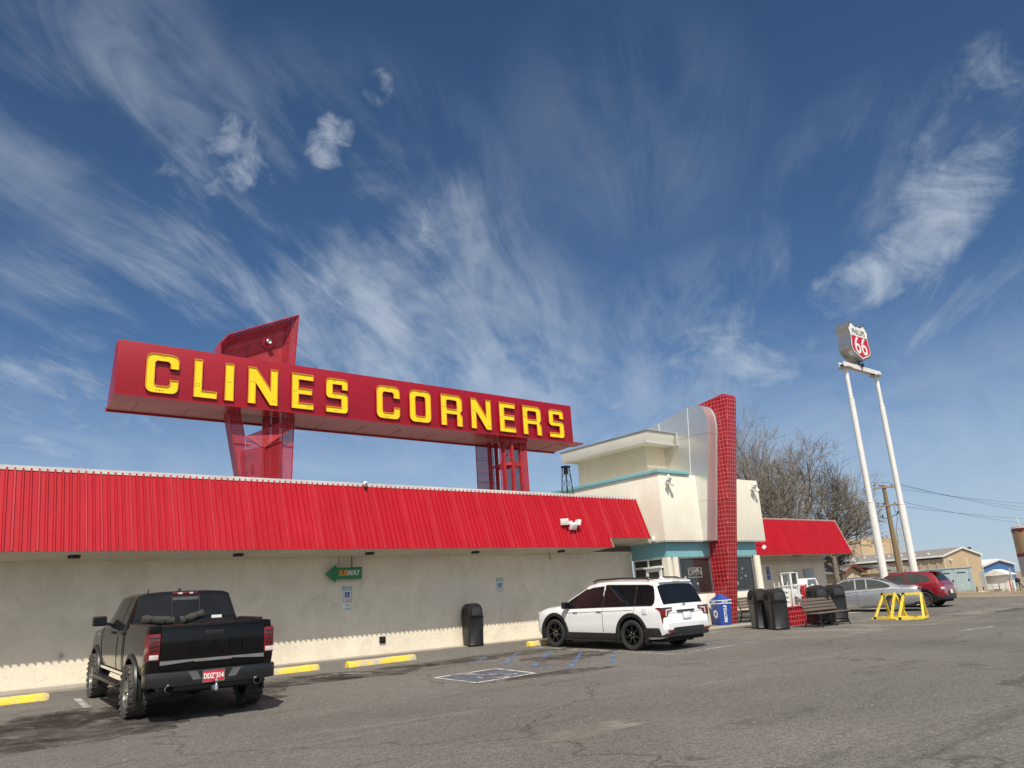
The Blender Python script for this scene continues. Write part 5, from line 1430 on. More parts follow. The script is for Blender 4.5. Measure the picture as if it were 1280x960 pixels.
# dark red crossover
def crossover():
    Q = lambda y, w, zb, zs, wr, zr, zt, zm=.66: (y, ring(w, zb, zm, zs, wr, zr, zt))
    st = [Q(-.83, .80, .44, .82, .74, .86, .87, .62), Q(-.78, .88, .36, .88, .78, .95, .965), Q(-.70, .90, .31, 1.0, .76, 1.06, 1.085), Q(-.58, .91, .28, 1.03, .71, 1.24, 1.275), Q(-.42, .915, .26, 1.03, .655, 1.435, 1.49), Q(-.1, .92, .24, 1.02, .64, 1.48, 1.545),
          Q(.6, .92, .23, .995, .63, 1.515, 1.58), Q(1.2, .92, .23, .98, .63, 1.50, 1.565), Q(1.5, .92, .23, .97, .62, 1.43, 1.495), Q(2.1, .92, .23, .955, .70, 1.13, 1.19), Q(2.4, .915, .24, .94, .75, .99, 1.04), Q(2.9, .90, .25, .88, .74, .92, .96), Q(3.25, .84, .28, .78, .68, .82, .84), Q(3.42, .72, .32, .62, .58, .65, .66)]
    opt = dict(wx=.92, spokes=5, rim=M['rim_grey'], rimr=.70, arch=1.14, mir=(.99, 1.85, 1.05), handle=((6.0, 5.2), (7.1, 5.2)), glass=M['glass_lt'],
        side=[[(4.4, 6.2, 6.5), (4.9, 6.1, 6.78), (5.4, 6.1, 6.9), (6.1, 6.08, 6.92)], [(6.22, 6.08, 6.92), (7.2, 6.08, 6.92), (8.0, 6.08, 6.9), (8.5, 6.1, 6.8), (9.3, 6.2, 6.6)]],
        cross=[('rear_window', [(2.1, 7.2, 10), (2.5, 7.06, 10), (3.2, 7.06, 10), (3.85, 7.2, 10)]), ('windscreen', [(8.1, 7.08, 10), (8.6, 7.08, 10), (8.95, 7.08, 10)])],
        seams=[[(5.4, 6), (5.4, 4), (5.6, 2.6)], [(6.16, 6), (6.2, 4), (6.2, 2.2)], [(9.2, 6), (9.2, 4), (9.0, 2.2)]])
    X0, Y0 = 37.7, 16.15
    t, L = build_car('crossover', 'dark red compact crossover parked beyond the silver saloon', 'car', (X0, Y0, zg(X0, Y0)), R(6), st, (0, 2.66), .335, .22, M['paint_red'], opt)
    for s in (-1, 1):
        for y in (0, 2.66): arch_flare(t, y, .345, .385, .47, .92, s, M['trim_dark'], a0=-20, a1=200, t=.012)
        P('tail_light', MB().prism([(s * .90, .72), (s * .70, .70), (s * .68, .80), (s * .89, .84)], -.855, -.72, 'y'), M['tail_lite'], t, bevel=.02, world=False)
        P('reflector', MB().box(s * .60, s * .80, -.87, -.84, .46, .51), M['tail_red'], t, world=False)
        P('sill_cladding', MB().box(s * .86, s * .93, .44, 2.2, .22, .36), M['trim_dark'], t, bevel=.012, world=False)
    P('light_bar', MB().box(-.72, .72, -.80, -.77, .955, .975), M['tail_red'], t, world=False)
    P('spoiler', MB().prism([(-.66, 1.46), (-.64, 1.50), (-.3, 1.54), (-.3, 1.49)], -.62, .62, 'x'), M['paint_red'], t, bevel=.015, world=False)
    P('rear_bumper', MB().prism([(-.93, -.35), (-.93, -.62), (-.82, -.82), (-.4, -.88), (.4, -.88), (.82, -.82), (.93, -.62), (.93, -.35), (.8, -.5), (-.8, -.5)], .30, .52, 'z'), M['trim_dark'], t, bevel=.03, world=False)
    plate(t, 0, -.875, .62, M['sgn_white'], M['txt_green'], '', tilt=-4)
    P('emblem', MB().lathe([(0, 0), (.06, 0)], 14, Matrix.Translation((0, -.80, .89)) @ FRONT), M['chrome'], t, world=False)
crossover()

# ================================================================== YARD THINGS
def bin_mesh_set(label, x, y, rz, group=None, flap=1):
    """black dome-topped litter bin, flap facing -Y in its own frame"""
    t = thing('litter_bin', label, 'bin', (x, y, zg(x, y)), rz, group)
    w0, w1, h = .262, .285, .86
    prof = []
    def sect(z, w, c=.05):
        return [(-w + c, -w, z), (w - c, -w, z), (w, -w + c, z), (w, w - c, z), (w - c, w, z), (-w + c, w, z), (-w, w - c, z), (-w, -w + c, z)]
    mb = MB()
    rings = [sect(.0, w0), sect(.05, w0 + .012), sect(.07, w0 + .002), sect(.82, w1), sect(.835, w1 + .015), sect(.87, w1 + .015), sect(.88, w1)]
    for z, f in ((.98, .99), (1.08, .955), (1.17, .86), (1.235, .70), (1.27, .48), (1.285, .2)):
        # barrel dome: rounds left-right, straighter front-back
        rings.append([(a * f, b * (f * .35 + .65), z) for a, b, _ in sect(0, w1)])
    for r in rings: mb.v += r
    for i in range(len(rings) - 1):
        for k in range(8):
            a = i * 8 + k; b = i * 8 + (k + 1) % 8; mb.f.append([a, b, b + 8, a + 8]); mb.mi.append(0)
    mb.f.append(list(range(8))[::-1]); mb.mi.append(0); e = (len(rings) - 1) * 8; mb.f.append([e + k for k in range(8)]); mb.mi.append(0)
    P('bin_body', mb, M['black'], t, smooth=40, world=False)
    # mouth hood and flap on the front
    mb = MB(); n = 14; wf = .215
    pts = [(-wf, .90)] + [(-wf * math.cos(R(180 * i / n)), 1.03 + .16 * math.sin(R(180 * i / n))) for i in range(n + 1)] + [(wf, .90)]
    mb.prism(pts, -w1 - .022, -w1 + .10, 'y')
    hd = P('hood', mb, M['black'], t, bevel=.01, world=False)
    pts2 = [(a * .86, .905 + (b - .90) * .86) for a, b in pts]
    P('flap', MB().prism(pts2, -w1 - .034, -w1 - .023, 'y'), plain('bin_flap', (.034, .034, .035), .42, 0, .2, 6), hd, bevel=.006, world=False)
    P('flap_edge', MB().box(-wf * .86, wf * .86, -w1 - .05, -w1 - .03, .895, .915), M['blackhole'], hd, world=False)
    mb = MB()
    for s in (-1, 1): mb.box(s * (w1 - .02), s * (w1 + .004), -.12, .14, .93, 1.10)
    P('side_mouth', mb, M['blackhole'], t, world=False)
    return t
PUMPB = 'black litter bins around the fuel island'
bin_mesh_set('single black litter bin against the wall near the white car', 14.98, 20.05, R(-8)).scale = (.9, .9, .97)
bin_mesh_set('black litter bin by the entrance, left one of the pair left of the tiled island', 23.74, 15.78, R(-32))
bin_mesh_set('black litter bin nearest the left end of the tiled island', 23.52, 15.02, R(-30))
bin_mesh_set('black litter bin behind the bench, left one of the pair right of the white pumps', 26.12, 15.02, R(-28))
bin_mesh_set('black litter bin at the right end of the bench, in front of the silver car', 27.22, 14.98, R(-30))

# recycling box
t = thing('recycling_bin', 'blue recycling bin with white lettering beside the tiled fin', 'recycling bin', (24.98, 18.22, zg(24.9, 18.2)), R(-22)); t.scale = (.70, .70, .70)
a, b, h = .33, .41, 1.12
mb = MB()
q0 = [(-a, -a, 0), (a, -a, 0), (a, a, 0), (-a, a, 0)]; q1 = [(-b * .93, -b * .93, h - .06), (b * .93, -b * .93, h - .06), (b * .93, b * .93, h - .06), (-b * .93, b * .93, h - .06)]
mb.add(q0 + q1, [(3, 2, 1, 0), (0, 1, 5, 4), (1, 2, 6, 5), (2, 3, 7, 6), (3, 0, 4, 7), (4, 5, 6, 7)])
P('bin_body', mb, M['blue'], t, bevel=.02, world=False)
mb = MB(); H = h + .14
mb.add([(-b, -b, h - .058), (b, -b, h - .058), (b, b, h - .058), (-b, b, h - .058), (-b, -b, H), (b, -b, H), (b, b, H), (-b, b, H), (0, -b, H + .34), (0, b, H + .34)],
       [(3, 2, 1, 0), (0, 1, 5, 8, 4), (2, 3, 7, 9, 6), (1, 2, 6, 5), (3, 0, 4, 7), (5, 6, 9, 8), (7, 4, 8, 9)])
# pyramid lid in place of a ridge
for i in (8, 9): mb.v[i] = (0, 0, H + .33)
lid = P('lid', mb, M['blue'], t, bevel=.012, world=False)
P('lid_band', MB().box(-b - .006, b + .006, -b - .006, -b - .002, H - .05, H - .01).box(-b - .006, b + .006, -b - .006, -b - .002, h - .06, h - .02).box(-b - .006, -b - .002, -b - .001, b, h - .06, h - .02).box(-b - .006, -b - .002, -b - .001, b, H - .05, H - .01), M['sgn_white'], lid, world=False)
text('RECYCLE', .085, Matrix.Translation((0, -b - .004, h + .035)) @ FRONT, M['sgn_white'], lid, 'lettering', extr=.002, bold=.003)
text('RECYCLE', .085, Matrix.Translation((-b - .004, 0, h + .035)) @ LEFT, M['sgn_white'], lid, 'lettering', extr=.002, bold=.003)
lean = math.atan((b * .93 - a) / (h - .06))
FM = Matrix.Translation((0, -(a + (b * .93 - a) * .5) - .008, h * .5)) @ Matrix.Rotation(lean, 4, 'X')
LM = Matrix.Translation((-(a + (b * .93 - a) * .5) - .008, 0, h * .5)) @ Matrix.Rotation(-lean, 4, 'Y')
text('RECYCLE', .23, FM @ FRONT @ Matrix.Rotation(R(90), 4, 'Z'), M['sgn_white'], t, 'lettering', extr=.003, bold=.008, sx=.9)
mb = MB()
for k in range(3):
    a0 = R(90 + 120 * k)
    pts = []
    for i in range(7):
        aa = a0 + R(-42 + 14 * i); pts.append((.15 * math.cos(aa), .15 * math.sin(aa)))
    for p0, p1 in zip(pts, pts[1:]): mb.bar(LM @ LEFT @ Vector((p0[0], p0[1], 0)), LM @ LEFT @ Vector((p1[0], p1[1], 0)), .09, .006, up=(1, 0, 0))
    aa = a0 + R(58); c = Vector((.15 * math.cos(aa), .15 * math.sin(aa), 0)); d = Vector((-math.sin(aa), math.cos(aa), 0)); n_ = Vector((math.cos(aa), math.sin(aa), 0))
    vs = [LM @ LEFT @ (c - d * .06 + n_ * .09 + Vector((0, 0, .004))), LM @ LEFT @ (c + d * .07 + Vector((0, 0, .004))), LM @ LEFT @ (c - d * .06 - n_ * .09 + Vector((0, 0, .004)))]
    mb.add(vs, [(0, 1, 2)])
P('recycle_mark', mb, M['sgn_white'], t, world=False)

# tiled fuel island with old pumps
t = thing('fuel_island', 'low red tiled block behind the slatted bench', 'island', (25.3, 15.15, .08))
P('tiled_base', MB().prism([(23.92, .0), (26.72, .0), (26.72, .0), (26.72, .66), (23.92, .66)], 14.82, 15.6, 'y'), M['tile_f'], t)
P('cap', MB().box(23.9, 26.74, 14.80, 15.62, .662, .70), plain('tile_cap', (.30, .03, .04), .5), t, bevel=.01)
t = thing('fuel_pump', 'white pump with open glazed head on the tiled island', 'pump', (25.0, 15.25, .70))
mb = MB()
for x in (24.82, 25.24): mb.bar((x, 15.1, .70), (x + .04, 15.1, 1.86), .05).bar((x, 15.45, .70), (x + .04, 15.45, 1.86), .05)
for z in (1.42, 1.86): mb.box(24.82, 25.30, 15.07, 15.48, z - .03, z)
P('frame', mb, M['white_paint'], t, bevel=.006)
P('head_glass', MB().box(24.88, 25.25, 15.11, 15.12, 1.45, 1.81), M['glass_lt'], t)
mb = MB(); mb.box(24.86, 25.22, 15.14, 15.42, .70, 1.36); mb.lathe([(.13, 1.02), (.13, 1.06)], 16, Matrix.Translation((25.05, 15.0, 0)))
P('cabinet', mb, M['white_paint'], t, bevel=.02)
P('dial', MB().lathe([(0, 0), (.11, 0)], 20, Matrix.Translation((25.08, 15.13, 1.12)) @ FRONT), M['sgn_white'], t)
mb = MB()
for i in range(6): mb.box(24.92 + .02 * (i % 2), 25.18, 15.125, 15.135, .76 + .045 * i, .775 + .045 * i)
P('vent', mb, M['trim_dark'], t)
P('hose', MB().tube([(25.24, 15.2, 1.3), (25.34, 15.1, 1.25), (25.38, 15.08, .95), (25.32, 15.1, .8), (25.26, 15.14, 1.0)], .016, 8), M['black'], t, smooth=60)
t = thing('goods_rack', 'low cluttered white rack left of the fuel pump on the tiled island', 'rack', (24.6, 15.35, .70))
mb = MB(); rg = random.Random(11)
for i in range(5): mb.box(24.45, 24.78, 15.2, 15.55, .70 + .17 * i, .715 + .17 * i)
for x in (24.45, 24.76):
    for y in (15.2, 15.53): mb.box(x, x + .02, y, y + .02, .70, 1.55)
P('shelf', mb, M['white_paint'], t)
mb = MB()
for i in range(4):
    for k in range(4):
        x = 24.47 + .075 * k; hh = rg.uniform(.06, .13); mb.box(x, x + .055, 15.22, 15.34, .716 + .17 * i, .716 + .17 * i + hh)
P('goods', mb, M['sgn_white'], t, bevel=.004)
t = thing('fuel_pump', 'white rounded pump with a red stripe down its side on the tiled island', 'pump', (25.95, 15.25, .70))
P('cabinet', MB().prism([(25.58, .70), (25.62, 1.46), (25.76, 1.62), (26.46, 1.62), (26.60, 1.40), (26.66, .70)], 15.06, 15.5, 'y'), M['white_paint'], t, bevel=.03)
P('stripe', MB().prism([(25.57, .72), (25.61, 1.40), (25.72, 1.42), (25.72, .72)], 15.045, 15.058, 'y').prism([(15.07, .72), (15.07, 1.38), (15.2, 1.38), (15.2, .72)], 25.565, 25.6, 'x'), M['txt_red'], t)
P('display', MB().prism([(25.82, 1.38), (25.86, 1.58), (26.38, 1.58), (26.44, 1.38)], 15.045, 15.058, 'y'), M['steel'], t)
P('dial', MB().lathe([(0, 0), (.15, 0)], 20, Matrix.Translation((26.12, 15.04, 1.33)) @ FRONT @ Matrix.Diagonal((1, .6, 1, 1))), M['sgn_white'], t)
t = thing('red_can', 'small red cap standing up behind the bin in front of the silver car', 'can', (26.95, 15.5, .1))
P('post', MB().tube([(26.95, 15.45, zg(26.9, 15.4)), (26.95, 15.45, 1.26)], .03, 8), M['white_paint'], t)
P('cap', MB().lathe([(0, 1.26), (.09, 1.26), (.09, 1.40), (.0, 1.40)], 14, Matrix.Translation((26.95, 15.45, 0))), M['txt_red'], t)

for o in bpy.data.objects:
    if o.parent is None and o.name.split('.')[0] in ('fuel_island', 'fuel_pump', 'goods_rack'): o.location += Vector((1.05, .68, .03))

# benches
def bench(label, x, y, rz, L=1.95):
    t = thing('bench', label, 'bench', (x, y, zg(x, y)), rz)
    for i in range(4):
        y0 = -.30 + i * .125; P('seat_slat', MB().box(-L / 2, L / 2, y0, y0 + .105, .42, .455), M['wood'], t, bevel=.008, world=False)
    for i in range(4):
        z = .50 + i * .105; yb = .20 + i * .045
        P('back_slat', MB().bar((-L / 2, yb, z + .05), (L / 2, yb, z + .05), .035, .092, up=(0, .35, 1)), M['wood'], t, bevel=.006, world=False)
    for xx in (-L / 2 + .15, 0, L / 2 - .15):
        mb = MB(); xs = xx
        mb.tube([(xs, -.30, .0), (xs, -.24, .20), (xs, -.28, .40), (xs, .0, .40), (xs, .20, .41), (xs, .26, .62), (xs, .36, .90)], .024, 6)
        mb.tube([(xs, .34, .0), (xs, .24, .2), (xs, .18, .40)], .024, 6).tube([(xs, -.26, .18), (xs, .26, .18)], .016, 6)
        P('frame', mb, M['trim_dark'], t, smooth=50, world=False)
    return t
bench('dark slatted bench in front of the red tiled island', 25.42, 14.36, R(0), 2.05)
bench('slatted bench under the window right of the tiled fin', 26.9, 18.05, R(0), 1.6)

# wheel stops
WS = 'yellow wheel stops along the wall'
def wheel_stop(label, xa, ya, xb, yb):
    cx, cy = (xa + xb) / 2, (ya + yb) / 2; L = math.hypot(xb - xa, yb - ya)
    t = thing('wheel_stop', label, 'wheel stop', (cx, cy, zg(cx, cy)), math.atan2(yb - ya, xb - xa), WS)
    mb = MB(); pr = [(-.11, 0), (-.10, .06), (-.06, .135), (.06, .135), (.10, .06), (.11, 0)]
    n = 14; rg = random.Random(int(xa * 10))
    xs = [-L / 2 - .0, -L / 2 + .05] + [-L / 2 + .05 + (L - .1) * i / n for i in range(1, n)] + [L / 2 - .05, L / 2]
    for i, x in enumerate(xs):
        f = .85 if i in (0, len(xs) - 1) else 1
        for (a_, b_) in pr: mb.v.append((x, a_ * f + rg.uniform(-.004, .004), max(0, b_ * f + (rg.uniform(-.006, .004) if b_ > 0 else 0))))
    for i in range(len(xs) - 1):
        for k in range(6):
            a_ = i * 6 + k; b_ = i * 6 + (k + 1) % 6; mb.f.append([a_, b_, b_ + 6, a_ + 6]); mb.mi.append(0)
    mb.f.append(list(range(6))[::-1]); mb.mi.append(0); e = (len(xs) - 1) * 6; mb.f.append([e + k for k in range(6)]); mb.mi.append(0)
    P('kerb_bar', mb, M['stop_yellow'], t, smooth=25, world=False)
    m2 = MB()
    for x in (-L / 2 + .35, L / 2 - .35): m2.lathe([(0, .142), (.02, .142), (.022, .12)], 8, Matrix.Translation((x, 0, 0)))
    P('anchor_bolt', m2, M['steel'], t, world=False)
wheel_stop('yellow concrete wheel stop left of the black pickup, cut by the photo edge', 1.55, 18.25, 3.38, 18.3)
wheel_stop('yellow concrete wheel stop beside the right rear of the pickup', 7.2, 18.25, 9.02, 18.3)
wheel_stop('yellow wheel stop with a scraped face, alone on the open bay', 9.62, 17.98, 11.68, 18.22)
wheel_stop('yellow wheel stop under the nose of the white car', 15.62, 18.28, 17.6, 18.3)

# yellow barriers: two triangular frames in a row
def barrier(label, x0, y0, x1, y1):
    t = thing('barrier', label, 'barrier', (0, 0, 0), 0, 'yellow triangular barriers'); 
    a, b = Vector((x0, y0, 0)), Vector((x1, y1, 0)); d = (b - a).normalized(); n = Vector((-d.y, d.x, 0)) * .42; c = (a + b) / 2
    t.location = (c.x, c.y, zg(c.x, c.y))
    h = .86; g = zg(c.x, c.y)
    Zv = lambda p, z: (p.x, p.y, g + z)
    T0, T1 = a.lerp(b, .28), a.lerp(b, .98)
    for q in (-1, 1):
        for p0, p1 in ((a + n * q, T0), (b * 1.0 + n * q, T1)): P('leg', MB().bar(Zv(p0, .04), Zv(p1, h), .07), M['ped_yellow'], t)
    P('top_rail', MB().bar(Zv(T0 - d * .1, h), Zv(T1, h), .085), M['ped_yellow'], t)
    for q in (-1, 1): P('foot_rail', MB().bar(Zv(a + n * q - d * .1, .05), Zv(b + n * q + d * .02, .05), .09), M['ped_yellow'], t)
    for e in (a, b): P('cross_rail', MB().bar(Zv(e - n, .052), Zv(e + n, .052), .07), M['ped_yellow'], t)
    P('joint_plate', MB().bar(Zv(T0 - d * .06, h), Zv(T0 + d * .04, h), .10).bar(Zv(a - n - d * .0, .05), Zv(a - n + d * .09, .05), .10), M['trim_dark'], t)
barrier('yellow triangular barrier nearer the bench, left of its twin', 29.2, 14.35, 29.05, 13.68)
barrier('yellow triangular barrier farther from the bench, right of its twin', 29.05, 13.62, 29.25, 12.85)

# ================================================================== POLE SIGN
t = thing('pole_sign', 'tall twin pole fuel sign with red and white shield reading 66', 'sign', (58.6, 27, zg(58.6, 27)))
gz = zg(58.6, 27)
for x in (56.25, 61.05):
    P('pole', MB().tube([(x, 27, gz - .1), (x, 27, 6.8)], .265, 20).tube([(x, 27, 6.78), (x, 27, 14.55)], .20, 20).tube([(x, 27, 14.5), (x, 27, 17.0)], .15, 18).lathe([(.265, 6.78), (.28, 6.8), (.28, 6.86), (.20, 6.88)], 20, Matrix.Translation((x, 27, 0))).lathe([(.20, 14.5), (.215, 14.53), (.215, 14.58), (.15, 14.6)], 20, Matrix.Translation((x, 27, 0))), M['pole_white'], t, smooth=40)
P('cross_beam', MB().box(55.7, 61.55, 26.80, 26.84, 17.0, 17.34).box(55.7, 61.55, 27.16, 27.20, 17.0, 17.34).box(55.7, 61.55, 26.842, 27.158, 17.14, 17.20), M['pole_white'], t)
for x in (56.25, 61.05): P('cap_plate', MB().box(x - .42, x + .42, 26.6, 27.4, 16.93, 16.976), M['trim_grey'], t)
SHX, SHY0, SHY1 = 58.28, 26.5, 27.45
half = [(0, 2.98), (.28, 2.93), (.52, 3.02), (.74, 3.20), (1.0, 3.05), (1.22, 2.72), (1.36, 2.56), (1.30, 2.30), (1.22, 2.0), (1.26, 1.6), (1.36, 1.15), (1.30, .78), (1.05, .48), (.65, .30), (.25, .16), (0, 0)]
half = [(a * 1.2, b) for a, b in half]
full = [(SHX + a, 17.58 + b) for a, b in half] + [(SHX - a, 17.58 + b) for a, b in half[-2:0:-1]]
P('shield_box', MB().prism(full, SHY0, SHY1, 'y'), M['steel'], t, smooth=35)
def shrink(poly, d): return inset(poly, d)
for d, y, m, nm in ((.10, .012, 'blackhole', 'shield_edge'), (.16, .02, 'sgn_white', 'shield_face')):
    P(nm, MB().prism(shrink(full, d), SHY0 - y, SHY0 - .001, 'y'), M[m], t)
q = shrink(full, .26)
lo = [p for p in q if p[1] < 17.58 + 1.98]
xs_ = [p[0] for p in lo]
# red lower field: clip of the inner outline below a straight line
def clip_below(poly, z):
    out = []
    for i in range(len(poly)):
        a, b = poly[i], poly[(i + 1) % len(poly)]
        if a[1] <= z: out.append(a)
        if (a[1] <= z) != (b[1] <= z):
            f = (z - a[1]) / (b[1] - a[1]); out.append((a[0] + (b[0] - a[0]) * f, z))
    return out
P('shield_field', MB().prism(clip_below(q, 17.58 + 2.02), SHY0 - .03, SHY0 - .021, 'y'), M['shield_red'], t)
gl = -Vector(t.location)
o = text('66', 2.0, Matrix.Translation((SHX, SHY0 - .034, 17.58 + 1.22)) @ FRONT, M['sgn_white'], t, 'lettering', extr=.004, bold=.012, sx=1.02); o.location = gl
o = text('PHILLIPS', .62, Matrix.Translation((SHX, SHY0 - .026, 17.58 + 2.34)) @ FRONT, M['blackhole'], t, 'lettering', extr=.004, bold=.003, sx=.86); o.location = gl
P('beacon', MB().tube([(58.3, 26.9, 17.24), (58.3, 26.9, 17.62)], .08, 8).box(58.25, 58.5, 26.6, 26.75, 17.25, 17.5), M['trim_dark'], t)
P('finial', MB().tube([(SHX, 27, 20.5), (SHX, 27, 20.95)], .05, 8), M['steel'], t)

# ================================================================== UTILITY POLE
t = thing('utility_pole', 'weathered wooden utility pole with two crossarms behind the sign poles', 'utility pole', (61.2, 28.1, zg(61, 28)))
pb, pt_ = Vector((61.35, 28.2, zg(61, 28))), Vector((60.45, 27.78, 8.4))
P('post', MB().tube([pb, pb.lerp(pt_, .5), pt_], [.21, .18, .14], 12), M['pole_wood'], t, smooth=60)
for f, hw in ((.975, 1.0), (.81, .95)):
    c = pb.lerp(pt_, f); d = Vector((.72, -.66, 0)) * hw
    P('crossarm', MB().bar(c - d + Vector((0, -.18, -.04)), c + d + Vector((0, -.18, .04)), .10, .12), M['pole_wood'], t)
    mb = MB()
    for s in (-.9, -.45, .45, .9): mb.lathe([(.0, .0), (.05, .02), (.03, .08), (.055, .13), (.0, .18)], 8, Matrix.Translation(c + d * s + Vector((0, -.18, .06))))
    P('insulator', mb, M['trim_dark'], t, smooth=50)
mb = MB(); c = pb.lerp(pt_, .7)
for s in (-1, 1): mb.bar(c, c + Vector((.36, -.33, .12)) * s * 1.2 + Vector((0, -.1, .1)), .05).lathe([(0, 0), (.06, .05), (.06, .2), (0, .25)], 8, Matrix.Translation(c + Vector((.36, -.33, .1)) * s * 1.2 + Vector((0, -.1, .1))))
mb.tube([pb.lerp(pt_, .80) + Vector((.3, -.35, 0)), pb.lerp(pt_, .70) + Vector((.4, -.4, -.1)), pb.lerp(pt_, .6) + Vector((.15, -.25, 0)), pb.lerp(pt_, .4) + Vector((.1, -.22, 0))], .018, 5)
P('cutout', mb, M['trim_dark'], t)
P('conduit', MB().tube([pb + Vector((.12, -.2, 0)), pb.lerp(pt_, .45) + Vector((.1, -.2, 0))], .05, 8), M['trim_grey'], t)
def wire(label, a, b, sag, r=.013):
    pts = [Vector(a).lerp(Vector(b), i / 16) - Vector((0, 0, sag * 4 * (i / 16) * (1 - i / 16))) for i in range(17)]
    o = MB().tube(pts, r, 4).build('overhead_wire', M['trim_dark'], None); tag(o, label, 'wire', 'overhead wires')
top = pb.lerp(pt_, .975); mid = pb.lerp(pt_, .81)
for k, s in enumerate((-.9, .45, .9)):
    d = Vector((.72, -.66, 0)) * s
    wire(('upper overhead wire, left one of three from the crossarm', 'upper overhead wire, middle one of three from the crossarm', 'upper overhead wire, right one of three from the crossarm')[k], top + d + Vector((0, -.18, .24)), Vector((110, 29.2 + s, 8.2 - k * .45)), .35)
for k, s in enumerate((-.9, .9)):
    d = Vector((.72, -.66, 0)) * s * .95
    wire(('lower overhead wire from the left end of the lower arm', 'lower overhead wire from the right end of the lower arm')[k], mid + d + Vector((0, -.18, .24)), Vector((110, 29.6 + s, 6.6 - k * .5)), .35)

# ================================================================== SMALL GABLED SHED
def B(x, y): return zg(x, y) - .3
t = thing('gabled_shed', 'small tan shed with dark red roof edge behind the silver car', 'shed', (62.5, 33, B(62.5, 33)))
gx0, gxm, gx1, gy, gz_, gze = 59.4, 61.1, 63.0, 31.6, 2.78, 2.15
P('wall', MB().prism([(gx0 + .3, B(61, 32)), (gx1 - .3, B(61, 32)), (gx1 - .3, 2.05), (gxm, 2.58), (gx0 + .3, 2.05)], gy + .3, 40, 'y'), M['tan_shade'], t)
P('roof', MB().prism([(gx0, gze), (gxm, gz_), (gx1, gze), (gx1, gze - .08), (gxm, gz_ - .08), (gx0, gze - .08)], gy, 40.3, 'y'), M['roof_grey'], t)
P('fascia', MB().prism([(gx0 - .04, gze - .02), (gxm, gz_ + .02), (gx1 + .04, gze - .02), (gx1 + .04, gze - .16), (gxm, gz_ - .13), (gx0 - .04, gze - .16)], gy - .05, gy - .003, 'y'), M['trim_brown'], t)
P('gable_panel', MB().prism([(gx0 + .9, 1.0), (gx1 - .4, 1.0), (gx1 - .4, 1.75), (gxm + .2, 2.05), (gx0 + .9, 1.75)], gy + .27, gy + .297, 'y'), plain('pale_panel', (.62, .54, .36), .7), t)
P('post', MB().box(gx0 + .02, gx0 + .16, gy + .05, gy + .19, B(59, 32), gze - .17), M['tan'], t)
t = thing('low_annex', 'low grey roofed annex with dark doorway right of the gabled shed', 'annex', (64.6, 31.2, B(64.6, 31)))
P('wall', MB().box(63.15, 66.3, 30.2, 34, B(64, 31), 1.95), M['tan'], t)
P('roof', MB().prism([(29.7, 2.02), (29.7, 2.10), (32.2, 2.62), (34.4, 2.1), (34.4, 2.02), (32.2, 2.54)], 62.9, 66.6, 'x'), M['roof_grey'], t)
P('doorway', MB().box(63.2, 63.55, 30.15, 30.198, B(64, 31), 1.8), M['blackhole'], t)
# long white-edged shed further back
t = thing('long_shed', 'long low shed with white roof edge behind the gabled shed', 'shed', (72, 40, B(72, 40)))
P('wall', MB().box(66.5, 77.5, 40.5, 46, B(72, 41), 3.2), M['tan_shade'], t)
P('roof', MB().prism([(39.9, 3.36), (39.9, 3.56), (46.4, 3.72), (46.4, 3.36)], 66.2, 77.8, 'x'), M['trim'], t)
for x in (70.5, 76.0): P('post', MB().box(x, x + .16, 40.05, 40.2, B(x, 40), 3.36), M['trim'], t)
# ribbed lean-to and big gabled metal building (one building)
t = thing('metal_building', 'large tan metal building with white trimmed gable', 'building', (95, 42, B(95, 40)))
b0 = B(96, 38) - .3; mx0, mx1, my = 91.2, 101.3, 37.0
ez, rz_ = 3.66, 4.42; mxm = (mx0 + mx1) / 2
P('gable_wall', MB().prism([(mx0, b0), (mx1, b0), (mx1, ez - .15), (mxm, rz_ - .13), (mx0, ez - .15)], my, my + .2, 'y'), M['tan'], t)
mb = MB(); mb.box(mx0, mx0 + .2, my + .203, 62, b0, ez - .16); mb.box(mx1 - .2, mx1, my + .203, 62, b0, ez - .16)
for i in range(26): mb.box(mx0 - .06, mx0 - .002, my + .5 + i * .9, my + .85 + i * .9, b0, ez - .45)
P('side_wall', mb, M['tan_shade'], t)
P('roof', MB().prism([(mx0 - .25, ez - .1), (mxm, rz_), (mx1 + .25, ez - .1), (mx1 + .25, ez - .17), (mxm, rz_ - .08), (mx0 - .25, ez - .17)], my - .15, 62.2, 'y'), M['roof_grey'], t)
P('roof_trim', MB().prism([(mx0 - .28, ez - .06), (mxm, rz_ + .04), (mx1 + .28, ez - .06), (mx1 + .28, ez - .25), (mxm, rz_ - .15), (mx0 - .28, ez - .25)], my - .19, my - .153, 'y').box(mx0 - .33, mx0 - .283, my - .15, 62.2, ez - .27, ez - .07), M['trim'], t)
P('eave_shadow_strip', MB().box(mx0 - .1, mx0 - .062, my + .21, 62, ez - .44, ez - .28), M['trim_dark'], t)  # dark strip stands in for the shade under the eave
P('corner_trim', MB().box(mx1 - .15, mx1 + .02, my - .03, my - .003, b0, ez - .26).box(mx0 - .01, mx0 + .12, my - .03, my - .003, b0, ez - .26).box(mxm + .9, mxm + 1.0, my - .04, my - .003, b0, 3.2), M['trim'], t)
P('door', MB().box(mx1 - 1.35, mx1 - .35, my - .05, my - .003, b0, 1.62), M['greyblue'], t)
mb = MB()
for i in range(12): mb.lathe([(.14, 0), (.16, .12), (.0, .2)], 8, Matrix.Translation((mx0 + 1.2 + i * .28, my + 2 + i * 1.6, ez + .12 + i * .045)))
P('roof_vent', mb, M['trim'], t)
P('wall_lamp', MB().box(mx0 + 1.3, mx0 + 1.6, my - .25, my - .003, 3.0, 3.2), M['trim'], t)
